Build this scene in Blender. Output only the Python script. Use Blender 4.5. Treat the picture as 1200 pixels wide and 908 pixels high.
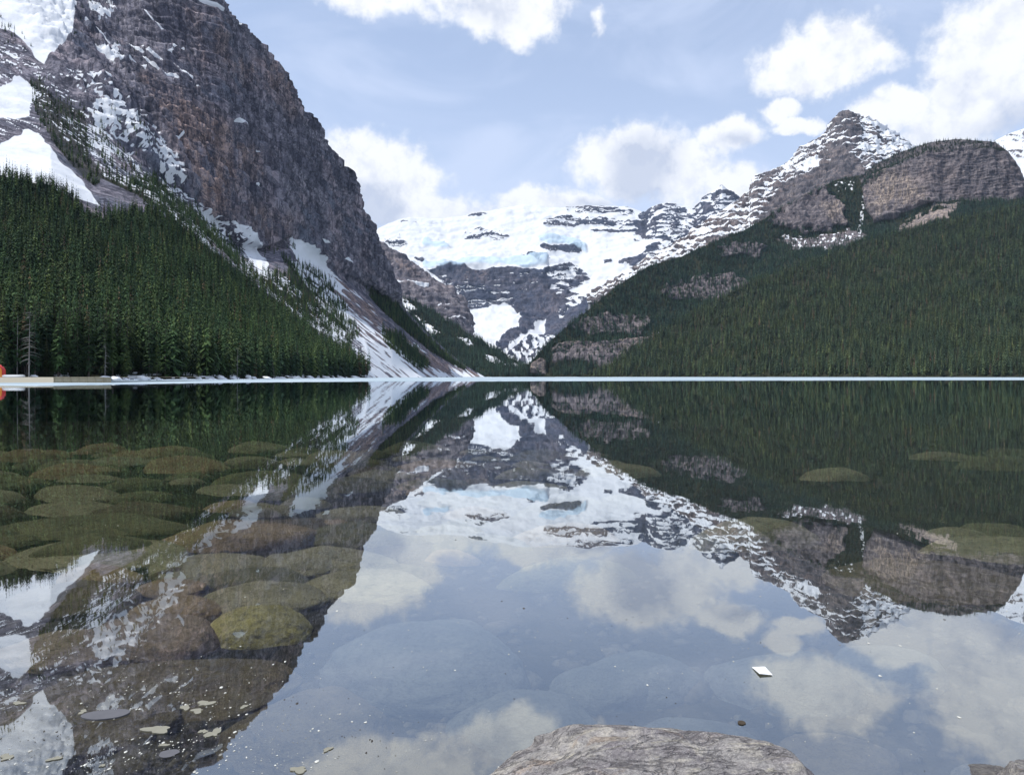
import bpy, bmesh, math, random
import numpy as np
from mathutils import Vector

for o in list(bpy.data.objects):
    bpy.data.objects.remove(o)
SC = bpy.context.scene
COL = SC.collection
RNG = np.random.default_rng(7)
random.seed(7)

# ------------------------------------------------------------------ camera
F, H, HY = 833.0, 1.6, 441.0          # focal length in photo pixels, eye height (m), horizon row
cam_d = bpy.data.cameras.new('camera')
cam = bpy.data.objects.new('camera', cam_d)
COL.objects.link(cam)
cam.location = (0, 0, H)
cam.rotation_euler = (math.radians(90), 0, 0)
cam_d.sensor_width = 36.0
cam_d.lens = F / 1200 * 36
cam_d.shift_y = -(454 - HY) / 1200
cam_d.clip_start = 0.05
cam_d.clip_end = 40000
SC.camera = cam

# ------------------------------------------------------------------ light
SUN_AZ, SUN_EL = math.radians(-102), math.radians(60)     # azimuth from +Y towards +X
SUN_DIR = Vector((math.sin(SUN_AZ) * math.cos(SUN_EL), math.cos(SUN_AZ) * math.cos(SUN_EL), math.sin(SUN_EL)))
sun_d = bpy.data.lights.new('sun', 'SUN')
sun_d.energy = 3.3
sun_d.angle = math.radians(0.55)
sun_d.color = (1.0, 0.975, 0.935)
sun = bpy.data.objects.new('sun', sun_d)
COL.objects.link(sun)
sun.rotation_euler = SUN_DIR.to_track_quat('Z', 'Y').to_euler()
sun.location = (-300, 100, 900)

SKY_STRENGTH = 0.14
SC.view_settings.view_transform = 'Standard'
SC.view_settings.look = 'None'
SC.view_settings.exposure = 0.55
SC.view_settings.gamma = 1.0
SC.cycles.use_denoising = True
SC.cycles.max_bounces = 6
SC.cycles.diffuse_bounces = 2
SC.cycles.glossy_bounces = 3
SC.cycles.transmission_bounces = 4
SC.cycles.transparent_max_bounces = 8
SC.cycles.volume_bounces = 0
SC.cycles.caustics_reflective = False
SC.cycles.caustics_refractive = False
SC.cycles.use_adaptive_sampling = False


# ------------------------------------------------------------------ node helpers
class NT:
    def __init__(self, tree):
        self.t = tree
        tree.nodes.clear()

    def n(self, typ, **kw):
        nd = self.t.nodes.new(typ)
        for k, v in kw.items():
            setattr(nd, k, v)
        return nd

    def put(self, sock, v):
        if v is None:
            return
        if isinstance(v, bpy.types.NodeSocket):
            self.t.links.new(v, sock)
        elif isinstance(v, (tuple, list)) and len(v) == 3 and sock.type == 'RGBA':
            sock.default_value = (*v, 1)
        else:
            sock.default_value = v

    def m(self, op, a, b=None, c=None, clamp=False):
        nd = self.n('ShaderNodeMath', operation=op, use_clamp=clamp)
        for i, v in enumerate((a, b, c)):
            self.put(nd.inputs[i], v)
        return nd.outputs[0]

    def vm(self, op, a, b=None):
        nd = self.n('ShaderNodeVectorMath', operation=op)
        self.put(nd.inputs[0], a)
        self.put(nd.inputs[1], b)
        return nd.outputs['Value'] if op in ('LENGTH', 'DOT_PRODUCT', 'DISTANCE') else nd.outputs[0]

    def step(self, v, lo, hi, smooth=True):
        nd = self.n('ShaderNodeMapRange', interpolation_type='SMOOTHSTEP' if smooth else 'LINEAR')
        nd.clamp = True
        self.put(nd.inputs['Value'], v)
        self.put(nd.inputs['From Min'], lo)
        self.put(nd.inputs['From Max'], hi)
        return nd.outputs['Result']

    def noise(self, vec, scale, detail=4.0, rough=0.55, dist=0.0):
        nd = self.n('ShaderNodeTexNoise')
        self.put(nd.inputs['Vector'], vec)
        self.put(nd.inputs['Scale'], scale)
        self.put(nd.inputs['Detail'], detail)
        self.put(nd.inputs['Roughness'], rough)
        self.put(nd.inputs['Distortion'], dist)
        return nd.outputs['Fac']

    def mix(self, fac, a, b, mode='MIX'):
        nd = self.n('ShaderNodeMix', data_type='RGBA', blend_type=mode)
        self.put(nd.inputs[0], fac)
        self.put(nd.inputs[6], a)
        self.put(nd.inputs[7], b)
        return nd.outputs[2]

    def n_col(self, col):
        nd = self.n('ShaderNodeSeparateColor')
        self.put(nd.inputs[0], col)
        return nd.outputs[0]

    def scale(self, vec, s):
        return self.vm('MULTIPLY', vec, s)

    def attr(self, name):
        return self.n('ShaderNodeAttribute', attribute_name=name).outputs['Fac']

    def bump(self, height, strength, dist):
        nd = self.n('ShaderNodeBump')
        self.put(nd.inputs['Height'], height)
        self.put(nd.inputs['Strength'], strength)
        self.put(nd.inputs['Distance'], dist)
        return nd.outputs[0]

    def principled(self, col, rough=0.9, spec=0.2, normal=None):
        nd = self.n('ShaderNodeBsdfPrincipled')
        self.put(nd.inputs['Base Color'], col)
        self.put(nd.inputs['Roughness'], rough)
        self.put(nd.inputs['Specular IOR Level'], spec)
        self.put(nd.inputs['Normal'], normal)
        return nd.outputs[0]

    def out(self, surf=None, vol=None):
        o = self.n('ShaderNodeOutputMaterial')
        if surf is not None:
            self.t.links.new(surf, o.inputs['Surface'])
        if vol is not None:
            self.t.links.new(vol, o.inputs['Volume'])


def new_mat(name):
    m = bpy.data.materials.new(name)
    m.use_nodes = True
    return m, NT(m.node_tree)


# ------------------------------------------------------------------ world: sky and clouds
def sky_dir(px, py):
    v = Vector(((px - 600) / F, 1.0, (HY - py) / F))
    return v.normalized(), v.length


def build_world():
    w = bpy.data.worlds.new('World')
    SC.world = w
    w.use_nodes = True
    t = NT(w.node_tree)
    sky = t.n('ShaderNodeTexSky', sky_type='NISHITA')
    sky.sun_disc = False
    sky.sun_elevation = SUN_EL
    sky.sun_rotation = SUN_AZ
    sky.altitude = 1750
    sky.air_density = 1.0
    sky.dust_density = 1.2
    sky.ozone_density = 1.0
    d = t.n('ShaderNodeTexCoord').outputs['Generated']
    # cumulus edges: the direction is warped with noise, then compared with each cloud's extent
    n1 = t.n('ShaderNodeTexNoise')
    t.put(n1.inputs['Vector'], d)
    n1.inputs['Scale'].default_value = 9.0
    n1.inputs['Detail'].default_value = 7.0
    n1.inputs['Roughness'].default_value = 0.6
    warp = t.vm('SUBTRACT', n1.outputs['Color'], (0.5, 0.5, 0.5))
    dw = t.vm('ADD', d, t.scale(warp, (0.085, 0.085, 0.085)))

    def field(blobs, vec):
        f = None
        for px, py, rx, ry, wt in blobs:
            c, L = sky_dir(px, py)
            sx, sz = F * L / rx, F * L / ry
            q = t.vm('MULTIPLY', t.vm('SUBTRACT', vec, tuple(c)), (sx, sx, sz))
            v = t.m('MULTIPLY', t.m('SUBTRACT', 1.0, t.vm('LENGTH', q)), wt)
            f = v if f is None else t.m('MAXIMUM', f, v)
        return f

    cumulus = [(480, -30, 150, 52, 1), (600, 15, 75, 45, 1), (430, -25, 100, 40, 1), (700, 35, 18, 22, .7),
               (965, 70, 92, 44, 1), (1150, 92, 78, 95, 1), (1200, 20, 80, 80, 1), (1110, 145, 80, 30, 1),
               (738, 190, 78, 52, 1), (850, 165, 46, 30, 1), (800, 205, 70, 42, 1), (910, 128, 34, 20, 1),
               (928, 153, 34, 16, 1), (1045, 128, 55, 32, 1), (430, 200, 85, 58, 1), (500, 250, 110, 34, 1),
               (620, 245, 120, 24, 1), (470, 215, 70, 40, .8), (860, 225, 60, 30, .8)]
    greys = [(752, 205, 62, 52, 1), (428, 245, 70, 40, 1), (690, 245, 40, 14, .7), (860, 172, 30, 18, .8),
             (1170, 150, 90, 40, .8), (560, 10, 90, 22, .4), (1140, 110, 50, 40, .4)]
    fc = field(cumulus, dw)
    fine = t.noise(d, 30.0, 6.0, 0.62)
    mid = t.noise(d, 8.0, 5.0, 0.6)
    fc = t.m('ADD', fc, t.m('MULTIPLY', t.m('SUBTRACT', fine, 0.5), 1.0))
    dens = t.step(fc, 0.0, 0.44)
    # the same broken cumulus carries on over the rest of the sky
    sep = t.n('ShaderNodeSeparateXYZ')
    t.put(sep.inputs[0], d)
    up = t.m('MAXIMUM', sep.outputs['Z'], 0.0)
    plane = t.vm('DIVIDE', d, None)
    comb = t.n('ShaderNodeCombineXYZ')
    den = t.m('ADD', up, 0.18)
    for k in range(3):
        t.put(comb.inputs[k], den)
    t.put(plane.node.inputs[1], comb.outputs[0])
    gen = t.step(t.noise(plane, 1.3, 6.0, 0.58), 0.5, 0.66)
    away = t.step(t.vm('DOT_PRODUCT', d, (0.0, 0.955, 0.296)), 0.80, 0.66)
    dens = t.m('MAXIMUM', dens, t.m('MULTIPLY', t.m('MULTIPLY', gen, away), 0.9))
    # thin high veil
    streak = t.noise(t.scale(d, (3.0, 3.0, 7.0)), 1.4, 5.0, 0.55, 0.6)
    low = t.step(sep.outputs['Z'], 0.48, 0.1)
    veil = t.m('ADD', t.m('MULTIPLY', t.step(streak, 0.4, 0.68), 0.38), t.m('ADD', t.m('MULTIPLY', low, 0.5), .46), clamp=True)
    skyc = t.mix(t.m('MULTIPLY', veil, 0.85), t.mix(1.0, sky.outputs[0], VEIL_MUL, 'MULTIPLY'), VEIL_COL)
    # cloud shading: bright rims, grey-blue cores
    fg = field(greys, dw)
    g = t.m('MULTIPLY', t.step(t.m('ADD', fg, t.m('MULTIPLY', t.m('SUBTRACT', mid, 0.5), 1.3)), -0.05, 0.75), 0.9)
    g = t.m('ADD', g, t.m('MULTIPLY', t.step(fine, 0.56, 0.32), 0.42), clamp=True)
    cloudc = t.mix(g, CLOUD_LIT, CLOUD_GREY)
    colr = t.mix(t.m('MULTIPLY', dens, 0.96), skyc, cloudc)
    bg = t.n('ShaderNodeBackground')
    t.put(bg.inputs['Color'], colr)
    bg.inputs['Strength'].default_value = SKY_STRENGTH
    o = t.n('ShaderNodeOutputWorld')
    t.t.links.new(bg.outputs[0], o.inputs['Surface'])
    w.cycles.sampling_method = 'MANUAL'
    w.cycles.sample_map_resolution = 512


VEIL_MUL = (1.05, 1.0, 0.95)
VEIL_COL = (3.5, 4.0, 5.15)
CLOUD_LIT = (5.35, 5.4, 5.55)
CLOUD_GREY = (3.1, 3.4, 4.15)
build_world()


# ------------------------------------------------------------------ numeric noise
_perm = np.random.default_rng(3).permutation(256)
_perm = np.concatenate([_perm, _perm, _perm])
_g = np.random.default_rng(4).normal(size=(256, 3))
_g /= np.linalg.norm(_g, axis=1)[:, None]


def perlin(x, y, z):
    xi, yi, zi = np.floor(x).astype(np.int64), np.floor(y).astype(np.int64), np.floor(z).astype(np.int64)
    xf, yf, zf = x - xi, y - yi, z - zi
    xi &= 255
    yi &= 255
    zi &= 255
    u, v, w = [a * a * a * (a * (a * 6 - 15) + 10) for a in (xf, yf, zf)]

    def g(dx, dy, dz):
        h = _perm[_perm[_perm[xi + dx] + yi + dy] + zi + dz]
        gr = _g[h]
        return gr[..., 0] * (xf - dx) + gr[..., 1] * (yf - dy) + gr[..., 2] * (zf - dz)

    def lp(a, b, k):
        return a + (b - a) * k
    return 1.6 * lp(lp(lp(g(0, 0, 0), g(1, 0, 0), u), lp(g(0, 1, 0), g(1, 1, 0), u), v),
                    lp(lp(g(0, 0, 1), g(1, 0, 1), u), lp(g(0, 1, 1), g(1, 1, 1), u), v), w)


def fbm(x, y, z, octv=4, gain=0.5, ridged=False):
    s, a, tot = 0, 1.0, 0
    for i in range(octv):
        n = perlin(x * 2 ** i + 17.3 * i, y * 2 ** i + 5.1 * i, z * 2 ** i + 9.7 * i)
        if ridged:
            n = 1 - 2 * np.abs(n)
        s = s + a * n
        tot += a
        a *= gain
    return s / tot


def sstep(x, a, b):
    t = np.clip((x - a) / (b - a), 0, 1)
    return t * t * (3 - 2 * t)


def seg_dist(px, py, pts, closed):
    d = np.full(px.shape, 1e9)
    n = len(pts)
    for i in range(n if closed else n - 1):
        ax, ay = pts[i]
        bx, by = pts[(i + 1) % n]
        ex, ey = bx - ax, by - ay
        tt = np.clip(((px - ax) * ex + (py - ay) * ey) / (ex * ex + ey * ey + 1e-9), 0, 1)
        d = np.minimum(d, np.hypot(px - ax - tt * ex, py - ay - tt * ey))
    return d


def poly(px, py, pts, soft=4.0):
    ins = np.zeros(px.shape, bool)
    n = len(pts)
    for i in range(n):
        ax, ay = pts[i]
        bx, by = pts[(i + 1) % n]
        c = ((ay > py) != (by > py))
        ins ^= c & (px < (bx - ax) * (py - ay) / (by - ay + 1e-12) + ax)
    d = seg_dist(px, py, pts, True)
    return sstep(np.where(ins, d, -d), -soft, soft)


def line(px, py, pts, w):
    return sstep(-seg_dist(px, py, pts, False), -w, -w * 0.3)


def P(px, py, Y):
    return ((px - 600) / F * Y, Y, H + (HY - py) / F * Y)


# ------------------------------------------------------------------ mesh helpers
def mesh_obj(name, verts, faces, mat=None, parent=None, smooth=False):
    me = bpy.data.meshes.new(name)
    if isinstance(verts, np.ndarray):
        nv, nf = len(verts), len(faces)
        k = faces.shape[1]
        me.vertices.add(nv)
        me.vertices.foreach_set('co', verts.astype(np.float32).ravel())
        me.loops.add(nf * k)
        me.loops.foreach_set('vertex_index', faces.astype(np.int32).ravel())
        me.polygons.add(nf)
        me.polygons.foreach_set('loop_start', np.arange(0, nf * k, k, dtype=np.int32))
        me.polygons.foreach_set('loop_total', np.full(nf, k, dtype=np.int32))
        me.update(calc_edges=True)
        me.validate()
    else:
        me.from_pydata(verts, [], faces)
    if mat:
        me.materials.append(mat)
    me.polygons.foreach_set('use_smooth', [smooth] * len(me.polygons))
    o = bpy.data.objects.new(name, me)
    COL.objects.link(o)
    if parent:
        o.parent = parent
    return o


def add_attr(o, name, arr, typ='FLOAT'):
    a = o.data.attributes.new(name, typ, 'POINT')
    a.data.foreach_set('value', np.asarray(arr).astype(np.int32 if typ == 'INT' else np.float32).ravel())


def tag(o, label=None, cat=None, group=None, kind=None):
    for k, v in (('label', label), ('category', cat), ('group', group), ('kind', kind)):
        if v:
            o[k] = v
    return o


def empty(name, loc, label, cat, group=None, rz=0.0):
    o = bpy.data.objects.new(name, None)
    o.empty_display_size = 0.2
    COL.objects.link(o)
    o.location = loc
    o.rotation_euler = (0, 0, rz)
    return tag(o, label, cat, group)


def grid_faces(nr, nc):
    i = np.arange(nr * nc).reshape(nr, nc)
    return np.stack([i[:-1, :-1], i[:-1, 1:], i[1:, 1:], i[1:, :-1]], -1).reshape(-1, 4)


def grid_normals(V):
    du = np.gradient(V, axis=1)
    dv = np.gradient(V, axis=0)
    n = np.cross(du, dv)
    n /= np.linalg.norm(n, axis=2)[..., None] + 1e-9
    return n


class Layer:
    """A mountainside: control curves (photo column, row, distance) from the crest down to the foot,
    lofted into one real surface at those distances; a back slope falls away behind the crest."""

    def __init__(self, cols, curves, rows, back=(1.12, 0.35), smooth=6):
        cols = np.asarray(cols, float)
        C = []
        for cv in curves:
            a = np.array(cv, float)
            C.append(np.stack([np.interp(cols, a[:, 0], a[:, 1]), np.interp(cols, a[:, 0], a[:, 2])], -1))
        segs = []
        for k, r in enumerate(rows):
            tt = np.linspace(0, 1, r, endpoint=False)[:, None, None]
            segs.append(C[k][None] * (1 - tt) + C[k + 1][None] * tt)
        segs.append(C[-1][None])
        G = np.concatenate(segs, 0)                      # rows x cols x (py, Y)
        for _ in range(smooth):                          # round the breaks of slope
            G[1:-1] = 0.25 * G[:-2] + 0.5 * G[1:-1] + 0.25 * G[2:]
        self.px = np.broadcast_to(cols[None], G.shape[:2]).copy()
        self.py = G[..., 0].copy()
        Y = G[..., 1]
        self.V = np.stack([(self.px - 600) / F * Y, Y, H + (HY - self.py) / F * Y], -1)
        self.nfront = G.shape[0]
        self.back = back
        self.ridge_fade = sstep(np.arange(self.nfront)[:, None] * np.ones(len(cols))[None], -2, 8)

    def displace(self, disp):
        self.V = self.V + grid_normals(self.V) * disp[..., None] * -1 * self.sign()

    def sign(self):
        n = grid_normals(self.V)
        return 1.0 if np.mean(n[..., 1]) > 0 else -1.0

    def build(self, name, mat, attrs, label):
        V = self.V
        crest = V[0]
        bk = []
        for f in (1.0, 0.66, 0.33):
            b = crest.copy()
            b[:, 0] *= 1 + (self.back[0] - 1) * f
            b[:, 1] *= 1 + (self.back[0] - 1) * f
            b[:, 2] *= 1 - (1 - self.back[1]) * f
            bk.append(b)
        V = np.concatenate([np.array(bk), V], 0)
        nr, nc = V.shape[:2]
        fc = grid_faces(nr, nc)[:, ::-1]
        o = mesh_obj(name, V.reshape(-1, 3), fc, mat, smooth=True)
        for k, a in attrs.items():
            add_attr(o, k, np.concatenate([np.repeat(a[:1], 3, 0), a], 0))
        tag(o, label, None, None, 'structure')
        return o

    def scatter(self, density, n):
        V = self.V
        a, b, c = V[:-1, :-1], V[:-1, 1:], V[1:, :-1]
        area = np.linalg.norm(np.cross(b - a, c - a), axis=2)
        dm = 0.25 * (density[:-1, :-1] + density[1:, :-1] + density[:-1, 1:] + density[1:, 1:])
        w = (area * dm).ravel()
        idx = RNG.choice(len(w), n, p=w / w.sum())
        r, q = np.divmod(idx, V.shape[1] - 1)
        u, v = RNG.random((n, 1)), RNG.random((n, 1))
        pt = V[r, q] * (1 - u) * (1 - v) + V[r, q + 1] * u * (1 - v) + V[r + 1, q] * (1 - u) * v + V[r + 1, q + 1] * u * v
        return pt, self.px[r, q], self.py[r, q]


# ------------------------------------------------------------------ materials of the land
def land_material(name, rocks, strata=(0.02, 0.02, 0.12), streak=(0.06, 0.06, 0.006), dip=0.0, soil=(0.035, 0.032, 0.022),
                  snow_noise=0.16, scale=1.0, bump=2.5, snow_w=0.10, snow_k=1.0):
    m, t = new_mat(name)
    co = t.n('ShaderNodeTexCoord').outputs['Object']
    if dip:
        sp = t.n('ShaderNodeSeparateXYZ')
        t.put(sp.inputs[0], co)
        zz = t.m('ADD', sp.outputs['Z'], t.m('ADD', t.m('MULTIPLY', sp.outputs['X'], dip * 0.508), t.m('MULTIPLY', sp.outputs['Y'], dip * 0.861)))
        cb = t.n('ShaderNodeCombineXYZ')
        t.put(cb.inputs[0], sp.outputs['X'])
        t.put(cb.inputs[1], sp.outputs['Y'])
        t.put(cb.inputs[2], zz)
        cs = cb.outputs[0]
    else:
        cs = co
    big = t.noise(t.scale(co, (1, 1, 0.5)), 0.012 * scale, 5, 0.6, 0.5)
    st = t.noise(t.scale(cs, strata), 1.0 * scale, 6, 0.68, 0.3)
    vs = t.noise(t.scale(co, streak), 1.0 * scale, 5, 0.65)
    fine = t.noise(co, 0.35 * scale, 6, 0.7)
    c = t.mix(t.step(st, 0.38, 0.60), rocks[0], rocks[1])
    c = t.mix(t.step(big, 0.44, 0.57), c, t.mix(t.step(st, .4, .6), rocks[2], rocks[5]))
    c = t.mix(t.m('MULTIPLY', t.attr('warm'), t.step(t.m('ADD', t.m('MULTIPLY', fine, .5), vs), 0.62, 0.86)), c, rocks[4])
    c = t.mix(t.m('MULTIPLY', t.step(vs, 0.52, 0.66), 0.75), c, rocks[3])
    vs2 = t.noise(t.scale(co, tuple(k * 2.6 for k in streak[:2]) + (streak[2] * 1.1,)), 1.0 * scale, 4, .6)
    c = t.mix(t.step(vs2, .40, .56), t.mix(1.0, c, (.60, .60, .64), 'MULTIPLY'), t.mix(1.0, c, (1.22, 1.2, 1.2), 'MULTIPLY'))
    crk = t.m('ABSOLUTE', t.m('SUBTRACT', t.noise(t.scale(co, tuple(k * 1.3 for k in streak)), 1.0 * scale, 3, .6, .4), .5))
    c = t.mix(t.m('MULTIPLY', t.step(crk, .03, .008), .7), c, rocks[3])
    lam = t.m('ABSOLUTE', t.m('SUBTRACT', st, .5))
    c = t.mix(t.m('MULTIPLY', t.step(lam, .03, .005), .55), c, rocks[3])
    c = t.mix(t.step(fine, 0.30, 0.62), t.mix(1.0, c, (0.5, 0.5, 0.53), 'MULTIPLY'), c)
    soil2 = (soil[0] * 0.6, soil[1] * 0.9, soil[2] * 0.6) if soil[1] < .06 else soil
    vg = t.step(t.m('ADD', t.attr('veg'), t.m('MULTIPLY', t.m('SUBTRACT', fine, 0.5), 0.6)), 0.35, 0.65)
    c = t.mix(vg, c, t.mix(fine, soil, soil2))
    sn = t.m('ADD', t.attr('snow'), t.m('MULTIPLY', t.m('SUBTRACT', t.m('ADD', t.m('MULTIPLY', st, 0.6), t.m('MULTIPLY', fine, 0.4)), 0.5), snow_noise * 2))
    sn = t.step(sn, 0.5 - snow_w, 0.5 + snow_w)
    c = t.mix(sn, c, t.mix(fine, tuple(k * snow_k for k in (0.64, 0.67, 0.71)), tuple(k * snow_k for k in (0.76, 0.765, 0.77))))
    c = t.mix(t.m('MULTIPLY', t.step(t.m('ADD', t.attr('ice'), t.m('MULTIPLY', t.m('SUBTRACT', st, .5), .8)), .35, .8), .75), c, (.40, .52, .62))
    hgt = t.m('ADD', t.m('MULTIPLY', fine, 0.6), t.m('ADD', t.m('MULTIPLY', st, 0.8), t.m('MULTIPLY', vs, 0.8)))
    nb = t.n('ShaderNodeBump')
    t.put(nb.inputs['Height'], hgt)
    t.put(nb.inputs['Strength'], t.m('SUBTRACT', 0.9, t.m('MULTIPLY', sn, 0.45)))
    nb.inputs['Distance'].default_value = bump
    t.out(t.principled(c, 0.92, 0.1, nb.outputs[0]))
    return m


# rocks: base grey, second grey, tan, dark streak, warm
MAT_LEFT = land_material('cliff_quartzite', [(0.125, 0.122, 0.152), (0.275, 0.262, 0.295), (0.165, 0.178, 0.22), (0.050, 0.050, 0.068), (0.48, 0.33, 0.255), (0.34, 0.295, 0.315)],
                         dip=0.6, strata=(0.012, 0.012, 0.03), streak=(0.045, 0.045, 0.006), bump=5)
MAT_WALL = land_material('far_wall_limestone', [(0.15, 0.145, 0.165), (0.24, 0.22, 0.235), (0.21, 0.195, 0.205), (0.10, 0.095, 0.115), (0.34, 0.25, 0.20), (0.25, 0.22, 0.22)],
                         strata=(0.003, 0.003, 0.045), streak=(0.02, 0.02, 0.004), scale=0.7, bump=6)
MAT_FAR = land_material('glacier_mountain', [(0.048, 0.060, 0.092), (0.095, 0.104, 0.14), (0.082, 0.086, 0.11), (0.038, 0.046, 0.072), (0.20, 0.16, 0.15), (0.118, 0.115, 0.138)],
                        strata=(0.0025, 0.0025, 0.04), streak=(0.02, 0.02, 0.004), scale=0.6, bump=8, snow_noise=0.12, soil=(0.10, 0.095, 0.09), snow_k=.84)  # bluish rock tones: some distance haze is put into the colours
MAT_PEAK = land_material('snowy_peak_rock', [(0.10, 0.095, 0.105), (0.18, 0.16, 0.16), (0.14, 0.13, 0.135), (0.06, 0.058, 0.066), (0.28, 0.2, 0.16), (0.22, 0.19, 0.18)],
                         strata=(0.004, 0.004, 0.05), streak=(0.02, 0.02, 0.005), bump=6, snow_noise=0.14)
MAT_RIGHT = land_material('beehive_rock', [(0.125, 0.112, 0.118), (0.21, 0.187, 0.185), (0.15, 0.132, 0.135), (0.085, 0.076, 0.083), (0.46, 0.37, 0.28), (0.225, 0.19, 0.18)],
                          strata=(0.006, 0.006, 0.09), streak=(0.05, 0.05, 0.006), bump=3)
MAT_SLOPE = land_material('forest_floor', [(0.06, 0.055, 0.045), (0.09, 0.08, 0.065), (0.07, 0.06, 0.05), (0.04, 0.04, 0.03), (0.1, 0.06, 0.04), (0.08, 0.07, 0.06)])


def smooth_rand(L, sx, sy, sz, octv=4, seed=0.0, ridged=False, gain=0.5):
    V = L.V
    return fbm(V[..., 0] / sx + seed, V[..., 1] / sx + seed * 1.7, V[..., 2] / sz + seed * 0.3, octv, gain, ridged)


def cols_for(lo, hi, step=1.2, margin_step=8):
    a = []
    if lo < -10:
        a.append(np.arange(lo, -10, margin_step))
    a.append(np.arange(max(lo, -10), min(hi, 1210), step))
    if hi > 1210:
        a.append(np.arange(1210, hi, margin_step))
    return np.concatenate(a + [np.array([hi])])


FORESTS = []      # (points, heights, kind)


def shore_row(pts):
    return [(px, HY + (H - 0.25) * F / Y, Y) for px, Y in pts]


# ================================================================== LEFT MOUNTAIN
LEFT_SHORE = [(-420, 190), (-250, 205), (0, 232), (130, 262), (250, 330), (350, 500), (430, 760), (500, 1250), (568, 1800)]


def left_mountain():
    crest = [(-420, -420, 900), (-150, -300, 1400), (0, -190, 1480), (60, -150, 1470), (130, -100, 1370), (200, -40, 1250), (245, 0, 1210), (262, 18, 1240), (282, 45, 1270), (300, 64, 1295),
             (318, 84, 1320), (332, 106, 1345), (345, 124, 1370), (356, 140, 1395), (368, 152, 1420), (381, 178, 1450),
             (390, 198, 1475), (402, 211, 1505), (410, 221, 1530), (416, 236, 1545), (419, 252, 1555), (430, 274, 1580),
             (444, 297, 1610), (454, 320, 1630), (460, 340, 1645), (464, 352, 1655), (476, 364, 1680), (495, 384, 1715),
             (520, 408, 1750), (545, 428, 1780), (568, 441.5, 1800)]
    base = [(-420, -60, 640), (-150, 60, 760), (0, 110, 850), (60, 120, 900), (130, 165, 950), (215, 238, 1000), (270, 292, 1060), (300, 298, 1120),
            (340, 282, 1230), (360, 300, 1290), (400, 325, 1420), (440, 346, 1570), (460, 352, 1640), (476, 370, 1674),
            (495, 390, 1708), (520, 413, 1744), (545, 431, 1776), (568, 441.6, 1799)]
    mid = [(-420, 100, 420), (-150, 160, 520), (0, 196, 600), (60, 206, 620), (110, 232, 640), (180, 238, 700), (225, 266, 735), (300, 332, 800),
           (360, 382, 830), (400, 395, 900), (430, 400, 1010), (460, 402, 1200), (495, 420, 1480), (520, 429, 1610),
           (545, 437, 1720), (568, 441.7, 1798)]
    L = Layer(cols_for(-420, 568, 1.1, 10), [crest, base, mid, shore_row(LEFT_SHORE)], [210, 110, 110])
    px, py, V = L.px, L.py, L.V
    s = V[..., 0] * .508 + V[..., 1] * .861
    bed = V[..., 2] + 0.6 * s
    wx = px + 7 * fbm(s / 40, V[..., 2] / 40, px * 0, 3)
    wy = py + 7 * fbm(s / 40 + 9, V[..., 2] / 40, px * 0, 3)
    basey = np.interp(px, [p[0] for p in base], [p[1] for p in base])
    cliff = sstep(basey - wy, -6, 10) * sstep(wx - (wy * 0.75 - 10), 0, 40)
    cliff = np.maximum(cliff, sstep(px, 225, 260) * sstep(basey - wy, -4, 6))
    cliff = cliff * (1 - sstep(px, 462, 470))
    # relief: vertical ribs, dipping ledges, blocks
    ribs = fbm(s / 85, V[..., 2] / 420, px * 0 + 2.2, 5, 0.5, ridged=True)
    ribs2 = fbm(s / 17 + 4, V[..., 2] / 110, px * 0 + 7.2, 4, 0.55, ridged=True)
    q = bed / 26 + 0.8 * fbm(s / 150, V[..., 2] / 150, px * 0 + 1.0, 3)
    ledge = (q - np.floor(q))
    ledge = np.where(ledge < 0.85, ledge / 0.85, (1 - ledge) / 0.15)
    q2 = bed / 8.5 + 0.6 * fbm(s / 60, V[..., 2] / 60, px * 0 + 5.0, 3)
    led2 = np.abs(q2 - np.floor(q2) - 0.5) * 2
    blk = fbm(V[..., 0] / 14, V[..., 1] / 14, V[..., 2] / 14, 4)
    d = cliff * (ribs * 30 + ribs2 * 8 + ledge * 10 - led2 * 2.6 + blk * 5)
    soft = fbm(V[..., 0] / 70, V[..., 1] / 70, V[..., 2] / 70, 4)
    d = d + (1 - cliff) * soft * np.interp(py, [0, 300, 420, 441, 450], [8, 6, 3, 0.4, 0])
    d = d * np.where(px > 430, np.interp(px, [430, 480, 568], [1, .5, .05]), 1)
    # snow
    sl = .85 * fbm(s / 10 + 3, bed / 5.5, px * 0, 4, 0.7) + .35 * fbm(s / 30, V[..., 2] / 30, px * 0 + 4, 3)            # dashes along the bedding
    fan = fbm((V[..., 0] - V[..., 1] * .1) / 9, V[..., 1] / 60, V[..., 2] / 9, 4)
    snow = np.zeros(px.shape)
    S = lambda pts, k=1.0, soft=5: poly(wx, wy, pts, soft) * k
    snow = np.maximum(snow, S([(-420, -200), (-100, -120), (20, -60), (75, -30), (76, 5), (88, 22), (82, 50), (72, 62), (52, 76), (40, 66), (25, 50), (10, 35), (-60, 20), (-420, 40)]))
    snow = np.maximum(snow, S([(-60, 120), (10, 98), (22, 88), (42, 100), (42, 120), (30, 132), (18, 138), (-60, 140)]))
    snow = np.maximum(snow, S([(-200, 200), (-80, 165), (0, 170), (33, 150), (52, 166), (88, 202), (118, 240), (60, 225), (0, 210), (-200, 240)], 1.0, 3))
    speck = S([(-300, 20), (0, 40), (30, 62), (55, 84), (90, 92), (112, 96), (132, 125), (175, 152), (180, 175), (160, 190), (100, 180), (60, 160), (20, 165), (-300, 160)])
    snow = np.maximum(snow, speck * sstep(sl, 0.02, 0.26) * 0.9)
    snow = np.maximum(snow, S([(100, 8), (112, -40), (145, -60), (138, 22), (118, 35), (106, 25)]) * sstep(sl + 0.15, 0, 0.2))
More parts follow.
